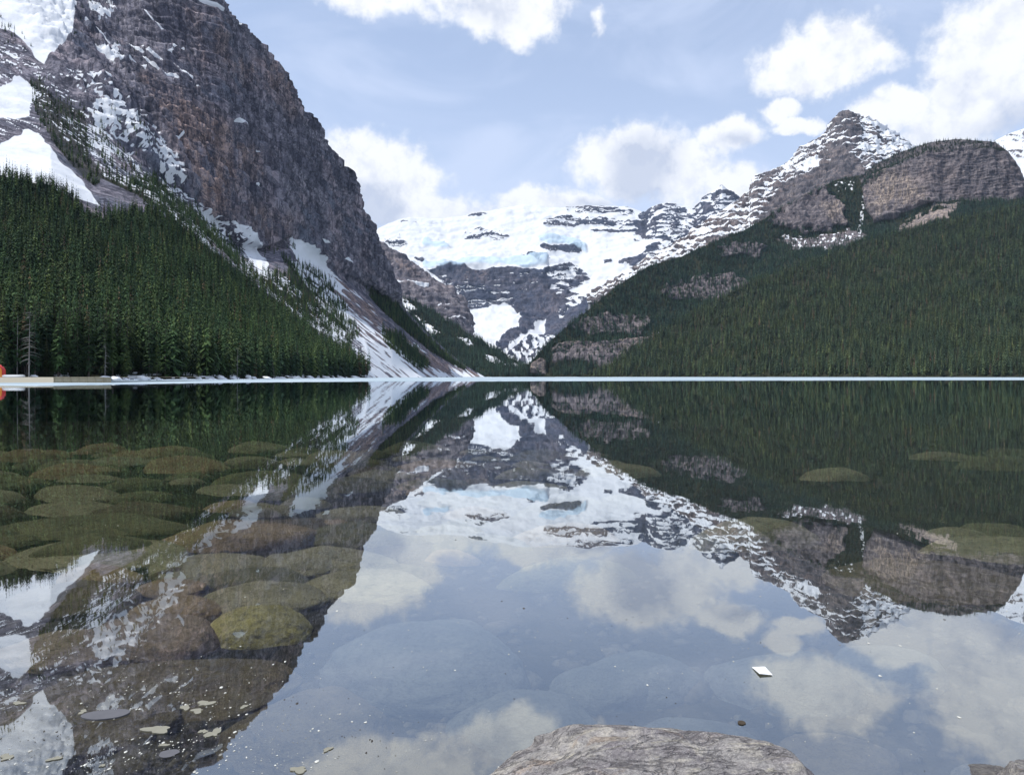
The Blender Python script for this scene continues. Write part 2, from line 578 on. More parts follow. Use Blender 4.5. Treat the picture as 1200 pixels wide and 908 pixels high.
    snow = np.maximum(snow, S([(104, 60), (128, 70), (140, 62), (142, 84), (130, 92), (115, 80)]) * sstep(sl + 0.2, 0, 0.2))
    snow = np.maximum(snow, S([(104, 128), (125, 124), (150, 165), (130, 168), (108, 155)], 1, 4) * sstep(sl + 0.16, 0, 0.2))
    apron = S([(100, 160), (160, 165), (185, 180), (212, 230), (250, 268), (300, 302), (340, 330), (372, 352), (432, 402), (434, 440), (395, 405), (345, 372), (300, 335), (230, 280), (180, 236), (120, 205)])
    ap = sstep(fbm(s / 10, bed / 5.5, px * 0 + 8, 4, 0.7) + .5 * fbm(s / 40, V[..., 2] / 40, px * 0 + 8, 2) + 0.04, 0.0, 0.18)
    snow = np.maximum(snow, apron * ap)
    snow = np.maximum(snow, S([(258, 262), (290, 286), (312, 306), (318, 318), (300, 312), (270, 285)], 1, 3) * sstep(sl + .28, 0, .2))
    tal = S([(337, 280), (346, 284), (380, 312), (420, 345), (455, 380), (500, 413), (540, 432), (570, 442), (425, 446), (425, 405), (400, 380), (372, 352), (350, 320)], 1, 3)
    # talus: streaks run down the fall line
    fall = fbm((px * 0.80 - py) / 4.2, (px + py * 0.8) / 60.0, px * 0 + 3, 4, 0.7)
    brown = sstep((px - 338) * 0.82 + 280 - py, -34, -8) * sstep(px, 370, 420)
    bare = 0.30 * brown + 0.04
    bare = bare * sstep(443 - py, -1, 16)
    snow = np.where(tal > 0.5, np.maximum(sstep(fall + 0.25 - bare * 1.1, 0.0, 0.2), S([(337, 279), (346, 284), (372, 308), (404, 336), (398, 342), (352, 312)], 1, 2)), snow)
    for pts, w in (([(148, 61), (158, 68), (170, 76)], 1.7), ([(170, 72), (185, 82), (203, 94), (222, 107)], 2.2), ([(164, 78), (180, 92), (195, 104), (207, 113)], 1.5),
                   ([(100, 38), (112, 47), (128, 62)], 2.0), ([(177, 31), (187, 40), (198, 51)], 1.3), ([(261, 149), (272, 156), (281, 161)], 2.0),
                   ([(282, 165), (290, 173), (298, 182)], 1.6), ([(226, 3), (238, 10), (246, 20)], 1.6), ([(228, 115), (240, 121), (247, 126)], 1.3),
                   ([(201, 78), (206, 74), (215, 72)], 2.2), ([(152, 80), (170, 96)], 2.4), ([(133, 64), (139, 65)], 2.8), ([(200, 177), (208, 174)], 2.0),
                   ([(288, 222), (293, 226)], 1.6), ([(362, 282), (376, 290)], 1.6), ([(392, 307), (398, 312)], 2.0), ([(264, 24), (272, 34)], 1.2), ([(108, 25), (126, 33)], 2.0)):
        brk = sstep(fbm(s / 9, bed / 9, px * 0 + 6, 3) + .42, 0, .2)
        snow = np.maximum(snow, line(px + 2 * (wx - px) / 7, py + 2.5 * (wy - py) / 7, pts, w * 1.1) * brk)
    snow = np.maximum(snow, 0.85 * S([(0, 436), (60, 434), (120, 437), (200, 438), (300, 439), (430, 440), (430, 447), (0, 450)], 1, 2) * sstep(fbm(px / 14, py / 3, px * 0, 3) - .1, 0, .2))
    # vegetation
    forest_poly = [(-420, 90), (-150, 150), (0, 192), (30, 200), (58, 200), (80, 214), (108, 240), (128, 236), (178, 232), (225, 262), (262, 300), (300, 332), (330, 352), (362, 384), (400, 412), (430, 438), (430, 450), (-420, 450)]
    forest_poly = [(x, y + (float(np.interp(x, [-420, 0, 300, 400, 430], [18, 18, 17, 9, 0])) if y < 445 else 0)) for x, y in forest_poly]   # tree tops reach the seen edge
    forest = poly(wx, wy, forest_poly, 4)
    thin = np.zeros(px.shape)
    T = lambda pts, k: poly(wx, wy, pts, 4) * k
    thin = np.maximum(thin, T([(36, 92), (52, 86), (60, 110), (100, 130), (108, 180), (130, 205), (110, 222), (62, 168), (40, 130)], 0.42))
    thin = np.maximum(thin, T([(95, 10), (110, 0), (112, 20), (95, 60), (82, 60)], 0.35))
    thin = np.maximum(thin, T([(108, 205), (180, 208), (215, 238), (300, 318), (345, 325), (400, 352), (420, 390), (410, 415), (340, 360), (225, 270)], 0.5))
    thin = np.maximum(thin, T([(44, 100), (100, 128), (150, 150), (178, 190), (150, 215), (100, 180)], 0.22))
    thin = np.maximum(thin, T([(60, -40), (100, -40), (112, 60), (84, 62), (92, 20)], 0.3))
    thin = np.maximum(thin, T([(0, 20), (30, 40), (40, 60), (0, 60)], 0.2))
    thin = np.maximum(thin, T([(330, 295), (372, 322), (394, 338), (380, 352), (420, 395), (400, 400), (345, 345)], 0.45))
    thin = np.maximum(thin, T([(449, 388), (468, 392), (505, 428), (492, 434), (452, 402)], 0.9))
    crest_belt = poly(px, py, [(426, 338), (464, 356), (480, 374), (520, 412), (548, 434), (535, 430), (505, 412), (470, 384), (440, 356)], 2) * 0.9
    thin = np.maximum(thin, crest_belt)
    thin = np.maximum(thin, T([(250, 245), (330, 290), (345, 280), (350, 296), (300, 300)], 0.12))
    thin = np.maximum(thin, T([(110, 12), (140, 8), (160, 60), (200, 110), (150, 100), (110, 60)], 0.06))
    snow = np.where(forest > 0.5, snow * 0.12, snow)
    snow = np.maximum(snow, poly(wx, wy, [(165, 262), (185, 272), (186, 286), (168, 282)], 3) * sstep(sl, -.05, .1))
    lowsnow = sstep(py, 428, 436) * sstep(fbm(V[..., 0] / 7, V[..., 1] / 12, V[..., 2] / 5, 3), 0.08, 0.2)
    snow = np.maximum(snow, np.where(px < 430, lowsnow, 0))
    veg = np.clip(np.maximum(forest, thin * 1.3), 0, 1) * (1 - cliff * .5)
    warm = np.zeros(px.shape)
    W = lambda pts, k: poly(wx, wy, pts, 12) * k
    warm = np.maximum(warm, W([(165, 105), (200, 118), (232, 140), (265, 165), (275, 190), (268, 225), (262, 262), (230, 262), (210, 225), (190, 175)], 0.75))
    warm = np.maximum(warm, W([(275, 175), (298, 180), (300, 215), (280, 215)], 0.8))
    warm = np.maximum(warm, W([(225, 30), (245, 30), (260, 70), (320, 80), (345, 130), (330, 145), (300, 105), (255, 95), (235, 70)], 0.55))
    warm = np.maximum(warm, W([(260, 235), (330, 260), (330, 290), (275, 275)], 0.45))
    warm = warm * np.clip(cliff + 0.1, 0, 1)
    warm = np.maximum(warm, np.where(tal > 0.5, brown * 0.5 + 0.5, 0))
    L.displace(d)
    L.build('mountain_left', MAT_LEFT, dict(snow=snow, veg=veg, warm=warm), 'steep grey cliff mountain rising above the dark forest on the left')
    # trees
    pt, tx, ty = L.scatter(forest * np.interp(py, [180, 300, 430, 447], [1.0, 1.2, 1.4, 1.0]) * sstep(446 - py, 0, 2) * (L.V[..., 2] > 1.2), 16000)
    hh = RNG.uniform(0.5, 1.12, len(pt)) * np.interp(ty, [180, 240, 330, 440], [13, 16, 22, 25])
    front = (pt[:, 2] < 40) & (tx > -30) & (tx < 440)
    order = np.argsort(np.where(front, pt[:, 1] + pt[:, 2] * 2.0, 1e9))
    near = order[:270]
    rest = np.ones(len(pt), bool)
    rest[near] = False
    FORESTS.append((pt[rest], hh[rest]))
    pt2, tx2, ty2 = L.scatter(thin * np.clip(1.15 - cliff, .15, 1), 5200)
    FORESTS.append((pt2, RNG.uniform(0.5, 1.1, len(pt2)) * np.interp(tx2, [0, 200, 430, 520], [11, 13, 15, 17])))
    return L, pt[near], hh[near]


LEFT, NEAR_PTS, NEAR_H = left_mountain()


# ================================================================== LEFT VALLEY SPUR (forest and snow behind the talus)
def valley_spur():
    crest = [(400, 300, 2500), (440, 330, 2450), (464, 346, 2420), (488, 354, 2400), (510, 366, 2350), (532, 380, 2300), (572, 404, 2200), (592, 419, 2130), (616, 428, 2060), (650, 437, 2000)]
    foot = shore_row([(400, 1850), (568, 1830), (600, 1850), (650, 1880)])
    L = Layer(np.arange(400, 650, 1.2), [crest, foot], [130])
    px, py, V = L.px, L.py, L.V
    n = fbm(V[..., 0] / 60, V[..., 1] / 60, V[..., 2] / 40, 4)
    wx, wy = px + 5 * n, py + 4 * fbm(V[..., 0] / 40 + 5, V[..., 1] / 40, V[..., 2] / 30, 3)
    sn = np.zeros(px.shape)
    for pts in ([(462, 344), (478, 352), (490, 364), (478, 366), (466, 358)], [(485, 368), (500, 378), (518, 392), (505, 392)], [(535, 394), (552, 399), (556, 406), (540, 402)],
                [(565, 416), (590, 424), (612, 428), (608, 433), (575, 425)], [(495, 400), (512, 410), (505, 412)]):
        sn = np.maximum(sn, poly(wx, wy, pts, 2.5))
    sn = sn * sstep(fbm(V[..., 0] / 15, V[..., 1] / 30, V[..., 2] / 12, 3) + .35, 0, .2)
    L.displace(n * 12)
    L.build('valley_spur', MAT_SLOPE, dict(snow=sn, veg=1 - sn, warm=px * 0), 'dark forested spur with snow patches at the head of the lake')
    pt, tx, ty = L.scatter((1 - sn) * (0.55 + 0.45 * sstep(n, -.2, .2)), 8000)
    FORESTS.append((pt, RNG.uniform(13, 24, len(pt))))


valley_spur()


# ================================================================== LEFT FAR ROCK WALL
def far_wall():
    crest = [(380, 225, 3400), (418, 260, 3350), (436, 280, 3300), (455, 291, 3280), (472, 300, 3250), (484, 310, 3230), (500, 324, 3200), (528, 340, 3160), (540, 352, 3130), (546, 366, 3100), (550, 382, 3080)]
    foot = [(380, 390, 2750), (500, 392, 2750), (545, 398, 2800), (550, 400, 2850)]
    L = Layer(np.arange(380, 550, 1.1), [crest, foot], [130])
    px, py, V = L.px, L.py, L.V
    rib = fbm(V[..., 0] / 90, V[..., 1] / 90, V[..., 2] / 400, 5, 0.55, True)
    q = V[..., 2] / 32 + 0.7 * fbm(V[..., 0] / 150, V[..., 1] / 150, V[..., 2] / 90, 3)
    led = q - np.floor(q)
    sn = sstep(fbm(V[..., 0] / 90, V[..., 1] / 90, V[..., 2] / 7, 4, .6), 0.30, 0.42) * sstep(py, 335, 355) * .9
    sn = np.maximum(sn, line(px, py, [(462, 334), (480, 336), (500, 340)], 2.0) * .8)
    warm = poly(px, py, [(450, 300), (485, 318), (500, 330), (470, 325)], 8) * .8
    L.displace((rib * 26 + led * 14 + fbm(V[..., 0] / 30, V[..., 1] / 30, V[..., 2] / 30, 3) * 8) * np.minimum(1, L.ridge_fade + .4))
    L.build('rock_wall_far', MAT_WALL, dict(snow=sn, veg=px * 0, warm=warm), 'hazy brown layered rock wall behind the left cliff')


far_wall()


# ================================================================== GLACIER MOUNTAIN
def glacier_mountain():
    crest = [(400, 282, 6300), (436, 271, 6400), (456, 261, 6450), (470, 257, 6500), (480, 255, 6500), (520, 256, 6550), (548, 251, 6600), (576, 247, 6600), (600, 242, 6600), (616, 239, 6600), (640, 242, 6550),
             (656, 244, 6500), (670, 243, 6500), (692, 240, 6500), (736, 242, 6450), (748, 246, 6450), (756, 250, 6400), (764, 243, 6300), (776, 238, 6250), (784, 237, 6250),
             (800, 242, 6200), (816, 244, 6150), (824, 232, 6100), (835, 224, 6050), (846, 217, 6000), (852, 222, 6000), (860, 227, 6000), (875, 238, 5950), (920, 255, 5900)]
    lip = [(400, 330, 5400), (480, 312, 5400), (500, 315, 5350), (560, 312, 5300), (620, 310, 5250), (640, 304, 5250), (680, 322, 5150), (720, 318, 5100), (760, 300, 5150), (920, 290, 5200)]
    foot_cliff = [(400, 380, 4900), (520, 352, 5000), (560, 362, 4900), (600, 360, 4880), (640, 374, 4700), (700, 352, 4750), (760, 330, 4800), (920, 320, 4800)]
    foot = [(400, 440, 2800), (560, 431, 2900), (600, 431, 2850), (660, 432, 2900), (760, 436, 3000), (920, 440, 3000)]
    L = Layer(np.arange(400, 920, 1.05), [crest, lip, foot_cliff, foot], [105, 70, 80], smooth=4)
    px, py, V = L.px, L.py, L.V
    n1 = fbm(V[..., 0] / 160, V[..., 1] / 160, V[..., 2] / 160, 4)
    wx = px + 8 * n1
    wy = py + 4 * fbm(V[..., 0] / 120 + 4, V[..., 1] / 120, V[..., 2] / 60, 4)
    Rk = lambda pts, k=1.0, soft=4: poly(wx, wy, pts, soft) * k
    strat = fbm(V[..., 0] / 260, V[..., 1] / 260, V[..., 2] / 15, 5, 0.65)
    strat2 = fbm(V[..., 0] / 120 + 3, V[..., 1] / 120, V[..., 2] / 26, 5, 0.6)
    rock = np.zeros(px.shape)
    # the long dark headwall under the hanging glacier
    rock = np.maximum(rock, Rk([(502, 318), (522, 311), (545, 312), (560, 317), (600, 314), (622, 314), (638, 318), (652, 332), (640, 345), (655, 372), (630, 376), (606, 372), (598, 361), (570, 364), (545, 362), (536, 346), (522, 334)]) * sstep(strat + np.interp(py, [312, 328, 345, 365], [.45, .34, .14, .14]), 0, .14))
    rock = np.maximum(rock, Rk([(545, 330), (600, 328), (612, 352), (600, 362), (560, 362)]) * sstep(strat + .16, 0, .16))
    rock = np.maximum(rock, Rk([(636, 312), (668, 308), (684, 320), (700, 332), (742, 312), (752, 314), (716, 338), (700, 356), (660, 386), (640, 380), (640, 345)]) * sstep(strat2 + .10, 0, .14))
    rock = np.maximum(rock, Rk([(600, 352), (622, 335), (650, 340), (662, 360), (640, 378), (612, 376)], 1) * sstep(strat2 + .5, 0, .16))
    # moraine tongue and lower boulder slopes
    mor = Rk([(582, 402), (612, 378), (628, 368), (640, 372), (625, 385), (604, 400), (590, 410)])
    rock = np.maximum(rock, mor)
    mor2 = Rk([(640, 380), (690, 352), (716, 332), (705, 350), (680, 375), (655, 395), (636, 396)], 1)
    rock = np.maximum(rock, mor2 * sstep(strat2 + .55, 0, .16))
    rock = np.maximum(rock, Rk([(575, 405), (600, 404), (640, 392), (660, 395), (640, 415), (610, 432), (580, 425)], 1) * sstep(fbm(px / 7, py / 4, px * 0, 4) + .02, 0, .14))
    rock = np.maximum(rock, Rk([(440, 300), (470, 302), (488, 310), (484, 318), (440, 318)], 1) * sstep(strat2 + .05, 0, .1))
    # summit bands
    for pts, k in (([(664, 243), (700, 240), (742, 242), (746, 252), (720, 252), (664, 250)], .02), ([(636, 258), (660, 256), (720, 258), (756, 262), (752, 267), (690, 266), (640, 265)], .12),
                   ([(545, 252), (560, 249), (572, 251), (560, 255)], .3), ([(540, 272), (565, 270), (600, 274), (590, 282), (545, 282)], .0), ([(634, 286), (655, 287), (684, 289), (676, 296), (645, 295), (634, 291)], .25),
                   ([(690, 270), (746, 268), (748, 274), (700, 274)], .12), ([(612, 301), (622, 296), (642, 301), (630, 308)], .5), ([(454, 262), (480, 256), (488, 260), (470, 264)], -.08),
                   ([(448, 278), (470, 276), (478, 290), (455, 288)], .0), ([(486, 302), (498, 302), (496, 308), (488, 308)], .5), ([(708, 305), (716, 304), (718, 310), (710, 311)], .6)):
        rock = np.maximum(rock, Rk(pts, 1, 1.6) * sstep(strat + k, 0, .12))
    rock = np.maximum(rock, Rk([(748, 252), (764, 243), (784, 238), (812, 246), (826, 232), (846, 216), (875, 236), (860, 260), (820, 290), (770, 305), (740, 308), (752, 296), (776, 280), (756, 282), (742, 285), (744, 270)], 1, 2.5) * sstep(strat2 + .06, 0, .12))
    rock = np.maximum(rock, Rk([(726, 308), (750, 300), (775, 298), (768, 312), (744, 318), (730, 316)], 1) * sstep(strat2 + .35, 0, .14))
    basin = poly(wx, wy, [(535, 362), (548, 366), (575, 362), (596, 358), (612, 372), (598, 388), (570, 404), (552, 392), (540, 376)], 2.5)
    rock = rock * (1 - basin)
    apron = poly(wx, wy, [(668, 340), (700, 322), (756, 306), (762, 312), (716, 338), (690, 352)], 2.5)
    rock = rock * (1 - apron * .75)
    rock = np.maximum(rock, poly(px, py, [(532, 362), (544, 360), (548, 374), (540, 378)], 2))  # dark patch painted on the basin snow where the left wall's shadow falls
    snow = 1 - rock
    led = V[..., 2] / 60 + fbm(V[..., 0] / 300, V[..., 1] / 300, V[..., 2] / 120, 3)
    led = led - np.floor(led)
    dd = n1 * 30 + rock * (fbm(V[..., 0] / 70, V[..., 1] / 70, V[..., 2] / 260, 5, .55, True) * 22 - 6 + led * 16) + fbm(V[..., 0] / 350, V[..., 1] / 350, V[..., 2] / 90, 4) * 28 + (1 - rock) * (fbm(V[..., 0] / 110, V[..., 1] / 110, V[..., 2] / 60, 4, .55) * 20)
    # hanging glacier: rounded ice cliff bulging over the headwall
    ice = line(wx, wy, [(500, 311), (540, 309), (575, 306), (610, 308), (636, 305)], 6) + line(wx, wy, [(634, 281), (660, 282), (684, 290)], 5) + line(wx, wy, [(498, 285), (520, 288)], 6)
    dd = dd + 25 * np.clip(ice, 0, 1)
    warm = poly(px, py, [(540, 316), (570, 318), (572, 332), (545, 332)], 8) * .8 + poly(px, py, [(625, 335), (665, 335), (655, 370), (625, 370)], 10) * .5
    L.displace(dd * np.minimum(1, L.ridge_fade * .7 + .3))
    gm = L.build('mountain_glacier', MAT_FAR, dict(snow=snow, veg=px * 0, warm=warm, ice=np.clip(ice, 0, 1)), 'snow covered glacier mountain closing the valley beyond the lake')
    pt, tx, ty = L.scatter(sstep(py, 418, 428) * (px < 700), 260)
    FORESTS.append((pt, RNG.uniform(9, 16, len(pt))))


glacier_mountain()


# ================================================================== SNOWY PEAK RIDGE (right, behind)
def snowy_peak():
    crest = [(690, 350, 3250), (740, 318, 3320), (782, 293, 3380), (800, 282, 3400), (833, 257, 3480), (858, 240, 3540), (870, 232, 3560), (882, 224, 3600), (886, 207, 3620), (900, 203, 3640), (914, 197, 3660), (934, 184, 3700), (938, 173, 3710),
             (958, 164, 3740), (971, 154, 3760), (975, 144, 3770), (984, 133, 3790), (993, 130.5, 3800), (1002, 134, 3810), (1017, 139, 3830), (1039, 153, 3860), (1064, 168, 3900), (1110, 196, 3950), (1170, 230, 3950)]
    foot = [(690, 360, 3000), (782, 330, 2950), (870, 310, 2900), (951, 275, 2880), (1013, 260, 2850), (1060, 240, 2900), (1170, 250, 3000)]
    L = Layer(np.arange(690, 1170, 1.05), [crest, foot], [170])
    px, py, V = L.px, L.py, L.V
    n1 = fbm(V[..., 0] / 70, V[..., 1] / 70, V[..., 2] / 70, 4)
    wx, wy = px + 5 * n1, py + 4 * fbm(V[..., 0] / 60 + 4, V[..., 1] / 60, V[..., 2] / 50, 4)
    # strata dip to the left here
    w = V[..., 2] + 0.42 * np.abs(V[..., 0] - 1790) * np.where(V[..., 0] > 1790, 1, .25)
    st = fbm(V[..., 0] / 150, V[..., 1] / 150, w / 20, 5, .6)
    rib = fbm(V[..., 0] / 65, V[..., 1] / 90, V[..., 2] / 300, 5, .55, True)
    q = w / 30 + .6 * n1
    led = q - np.floor(q)
    ridge_y = np.interp(px, [c[0] for c in crest], [c[1] for c in crest])
    dep = py - ridge_y
    frac = np.interp(dep, [0, 8, 40, 80], [-.04, .02, -.10, -.3])
    frac = frac + sstep(px, 992, 1015) * .16 - poly(px, py, [(972, 130), (1000, 130), (1004, 165), (975, 158)], 14) * .22
    frac = frac - poly(wx, wy, [(915, 225), (985, 190), (1010, 200), (985, 230), (930, 250), (900, 262)], 16) * .3
    frac = frac + poly(wx, wy, [(940, 195), (962, 185), (960, 200), (938, 205)], 3) * .3
    sn = sstep(st * .75 + (led - .5) * .35 + frac, -.02, .16)
    d = rib * 26 + led * 12 + n1 * 16 + fbm(V[..., 0] / 22, V[..., 1] / 22, V[..., 2] / 22, 3) * 7
    warm = sstep(n1, .05, .3) * .6
    veg = poly(wx, wy, [(860, 290), (915, 250), (960, 225), (1000, 215), (1020, 260), (900, 320)], 6) * .6
    L.displace(d * np.minimum(1, L.ridge_fade * .7 + .3))
    L.build('mountain_peak', MAT_PEAK, dict(snow=sn, veg=veg, warm=warm), 'pointed rocky peak streaked with snow behind the right slopes')
    pt, tx, ty = L.scatter(veg * (1 - sn), 500)
    FORESTS.append((pt, RNG.uniform(7, 13, len(pt))))


snowy_peak()


def snow_dome():
    crest = [(1120, 190, 5000), (1150, 172, 5000), (1167, 164.5, 5000), (1182, 157, 5000), (1200, 151, 5000), (1250, 125, 5000), (1330, 120, 5000), (1450, 190, 5000)]
    foot = [(1120, 250, 4500), (1450, 260, 4500)]
    L = Layer(cols_for(1120, 1450, 1.2, 5), [crest, foot], [70])
    px, py, V = L.px, L.py, L.V
    n1 = fbm(V[..., 0] / 120, V[..., 1] / 120, V[..., 2] / 60, 4)
    st = fbm(V[..., 0] / 90, V[..., 1] / 90, (V[..., 2] + .5 * V[..., 0]) / 22, 5, .6)
    sn = sstep(st + .22, 0, .14)
    L.displace(n1 * 18 * L.ridge_fade)
    L.build('mountain_snow_shoulder', MAT_PEAK, dict(snow=sn, veg=px * 0, warm=px * 0), 'snowy mountain shoulder behind the banded cliff at the right edge')


snow_dome()


# ================================================================== BEEHIVE: banded cliffs and blue-green forest
def beehive():
    crest = [(612, 433, 1880), (622, 424, 1890), (640, 404, 1930), (660, 386, 1980), (680, 371, 2030), (720, 337, 2130), (760, 312, 2220), (800, 300, 2300), (835, 284, 2360), (870, 271, 2420), (914, 247, 2490), (951, 226, 2540),
             (980, 211, 2560), (1013, 204, 2520), (1031, 190, 2470), (1053, 179, 2420), (1090, 167, 2340), (1119, 163, 2290), (1149, 165, 2250), (1167, 167, 2230), (1182, 178, 2215), (1196, 198, 2200), (1206, 225, 2190), (1300, 250, 2150)]
    base = [(612, 437, 1875), (700, 400, 1950), (760, 370, 2040), (860, 330, 2200), (920, 285, 2350), (985, 268, 2400), (1013, 268, 2380), (1060, 258, 2290), (1100, 240, 2230), (1150, 234, 2180), (1200, 236, 2140), (1300, 260, 2100)]
    foot = shore_row([(612, 1870), (640, 1850), (700, 1760), (730, 1760)]) + [(780, 420, 1830), (830, 385, 1880), (930, 345, 1900), (1000, 318, 1910), (1060, 300, 1910), (1120, 285, 1900), (1200, 270, 1880), (1300, 290, 1850)]
    L = Layer(cols_for(612, 1300, 1.05, 6), [crest, base, foot], [140, 110], smooth=3)
    px, py, V = L.px, L.py, L.V
    n1 = fbm(V[..., 0] / 60, V[..., 1] / 60, V[..., 2] / 60, 4)
    n2 = fbm(V[..., 0] / 40 + 4, V[..., 1] / 40, V[..., 2] / 30, 4)
    n3 = fbm(V[..., 0] / 22 + 9, V[..., 1] / 22, V[..., 2] / 14, 4, .6)
    wx, wy = px + 12 * n1 + 8 * n3, py + 8 * n2 + 5 * n3
    Cl = lambda pts, soft=4: sstep(poly(wx, wy, pts, 9) + .45 * n3, .38, .62)
    hive = poly(px + 3 * n1, py + 3 * n2, [(1011, 222), (1026, 206), (1050, 196), (1082, 182), (1100, 176), (1130, 172), (1180, 177), (1200, 200), (1214, 232), (1170, 234), (1120, 234), (1080, 242), (1046, 258), (1026, 264), (1016, 246)], 2.5)
    scree = Cl([(1046, 270), (1066, 260), (1086, 248), (1104, 242), (1128, 238), (1122, 246), (1100, 256), (1084, 266), (1060, 272)], 3)
    c2 = Cl([(898, 262), (915, 248), (940, 234), (964, 224), (984, 236), (992, 262), (962, 274), (925, 272)])
    c3 = Cl([(905, 276), (960, 278), (995, 268), (1015, 276), (985, 290), (930, 292)])
    c4 = Cl([(770, 342), (800, 330), (850, 322), (882, 332), (872, 352), (820, 352), (782, 352)]) * .85
    c4 = np.maximum(c4, Cl([(842, 292), (872, 284), (902, 288), (892, 302), (850, 303)]) * .8)
    c5 = poly(px + 3 * n1, py + 2 * n2, [(644, 408), (662, 402), (700, 403), (742, 402), (772, 397), (764, 416), (738, 428), (712, 440), (696, 428), (676, 424), (648, 428)], 2.5)
    c6 = poly(px, py, [(621, 428), (632, 420), (640, 424), (640, 438), (622, 440)], 2)
    c7 = Cl([(668, 382), (690, 372), (725, 368), (765, 374), (752, 396), (712, 392), (680, 392)]) * .62
    cliff = np.maximum.reduce([hive, c2, c5, c6, c4 * .9, c7 * .7])
    rocky = np.clip(np.maximum.reduce([cliff, scree, c3 * .85, c7]), 0, 1)
    bandq = V[..., 2] / 9.0 + .35 * n1 + .0012 * V[..., 0] * hive
    led = bandq - np.floor(bandq)
    led2 = V[..., 2] / 24.0 + .5 * n1
    led2 = led2 - np.floor(led2)
    rib = fbm(V[..., 0] / 45, V[..., 1] / 45, V[..., 2] / 300, 5, .55, True)
    facet = -22 * sstep(px, 1090, 1106) * hive * 1.0 + 14 * sstep(px, 1150, 1170) * hive * 0
    crag = fbm(V[..., 0] / 70 + 2, V[..., 1] / 70, V[..., 2] / 90, 4, .5, True)
    d = cliff * (rib * 11 + crag * 14 + led * 2.2 + led2 * 6 + n2 * 5) + (1 - cliff) * n1 * 9 + facet
    sn = np.zeros(px.shape)
    sn = np.maximum(sn, poly(wx, wy, [(764, 404), (767, 394), (772, 386), (777, 387), (774, 395), (768, 400)], 1.6))
    gully = line(px + 1.5 * n1, py, [(1012, 232), (1011, 245), (1009, 260), (1007, 272)], 3.4) * sstep(fbm(px / 3, py / 3, px * 0, 2) + .1, 0, .2)
    sn = np.maximum(sn, gully)
    sp = sstep(fbm(px / 5, py / 3.2, px * 0 + 4, 4) - .04, 0, .14)
    sn = np.maximum(sn, sp * poly(wx, wy, [(975, 218), (995, 210), (1000, 222), (980, 226)], 4))
    sn = np.maximum(sn, sstep(sp * c3 + .35 * n3, .75, .95) * .9)
    warm = poly(wx, wy, [(1020, 215), (1038, 205), (1062, 205), (1085, 225), (1080, 236), (1040, 252), (1026, 258)], 8) * .8  # cream painted on the cliff's left part, imitating its sunlit facets
    warm = np.maximum(warm, poly(wx, wy, [(962, 240), (985, 238), (990, 262), (966, 262)], 6) * .75)
    warm = np.maximum(warm, scree * .75)
    warm = np.maximum(warm, c5 * sstep(np.sin(V[..., 2] / 3.2 + n1 * 2), 0, .6) * .6 * sstep(wy, 420, 404) + c6 * .6)
    top = poly(px, py, [(1005, 206), (1030, 185), (1085, 160), (1150, 158), (1185, 175), (1130, 172), (1085, 184), (1040, 205), (1012, 225)], 3)
    veg = (1 - rocky) * (1 - .6 * top)
    L.displace(d * np.minimum(1, L.ridge_fade * .7 + .3))
    L.build('mountain_right', MAT_RIGHT, dict(snow=sn, veg=veg, warm=warm), 'forested mountain with horizontally banded cliffs above the right shore')
    top = poly(px, py, [(1005, 206), (1030, 185), (1085, 160), (1150, 158), (1185, 175), (1130, 172), (1085, 184), (1040, 205), (1012, 225)], 3)
    den = (1 - rocky) * (0.35 + .65 * sstep(n1, -.35, .05)) * (1 - sn)
    den = np.where(px > 1010, np.maximum(den * (py > 232), top * 1.3), den)
    den = np.maximum(den, c7 * .5)
    den = np.maximum(den, c4 * .35)
    den = np.maximum(den, c5 * .16)
    pt, tx, ty = L.scatter(den * (V[..., 2] > .8), 22000)
    FORESTS.append((pt, RNG.uniform(.6, 1.1, len(pt)) * np.interp(ty, [160, 230, 330, 440], [11, 17, 21, 23])))
    crest_pts = [(x, np.interp(x, [c[0] for c in crest], [c[1] for c in crest])) for x in np.arange(1015, 1180, 1.6)]
    j = [int(np.argmin(abs(L.px[0] - x))) for x, _ in crest_pts]
    cp = L.V[2, j] + RNG.normal(0, 2, (len(j), 3)) * (1, 1, 0) + np.array([0, 0, -1.0])
    keep = RNG.random(len(cp)) < .5
    FORESTS.append((cp[keep], RNG.uniform(9, 17, keep.sum())))


beehive()


# ================================================================== NEAR RIGHT FOREST SLOPE
RIGHT_SHORE = [(690, 1722), (700, 1715), (760, 1600), (850, 1450), (1000, 1210), (1200, 1000), (1400, 880), (1700, 760)]


def right_slope():
    crest = [(690, 441, 1740), (700, 438, 1745), (720, 424, 1770), (760, 398, 1810), (800, 372, 1840), (830, 355, 1860), (880, 332, 1870), (930, 314, 1880), (1000, 287, 1890), (1060, 272, 1890), (1120, 256, 1880), (1200, 240, 1860), (1350, 210, 1820), (1700, 190, 1760)]
    L = Layer(cols_for(690, 1700, 2.0, 12), [crest, shore_row(RIGHT_SHORE)], [150])
    px, py, V = L.px, L.py, L.V
    n1 = fbm(V[..., 0] / 120, V[..., 1] / 120, V[..., 2] / 90, 4)
    L.displace(n1 * 14 * sstep(V[..., 2], 2, 60))
    V = L.V
    L.build('forest_slope', MAT_SLOPE, dict(snow=px * 0, veg=px * 0 + 1, warm=px * 0), 'evenly forested green slope above the right shore')
    gaps = fbm(V[..., 0] / 45, V[..., 1] / 45, V[..., 2] / 45, 3)
    pt, tx, ty = L.scatter((.6 + .4 * sstep(gaps, -.3, .1)) * (V[..., 2] > 1.0) * (px < 1330), 24000)
    FORESTS.append((pt, RNG.uniform(.5, 1.12, len(pt)) * np.interp(ty, [240, 330, 440], [22, 24, 27])))


right_slope()


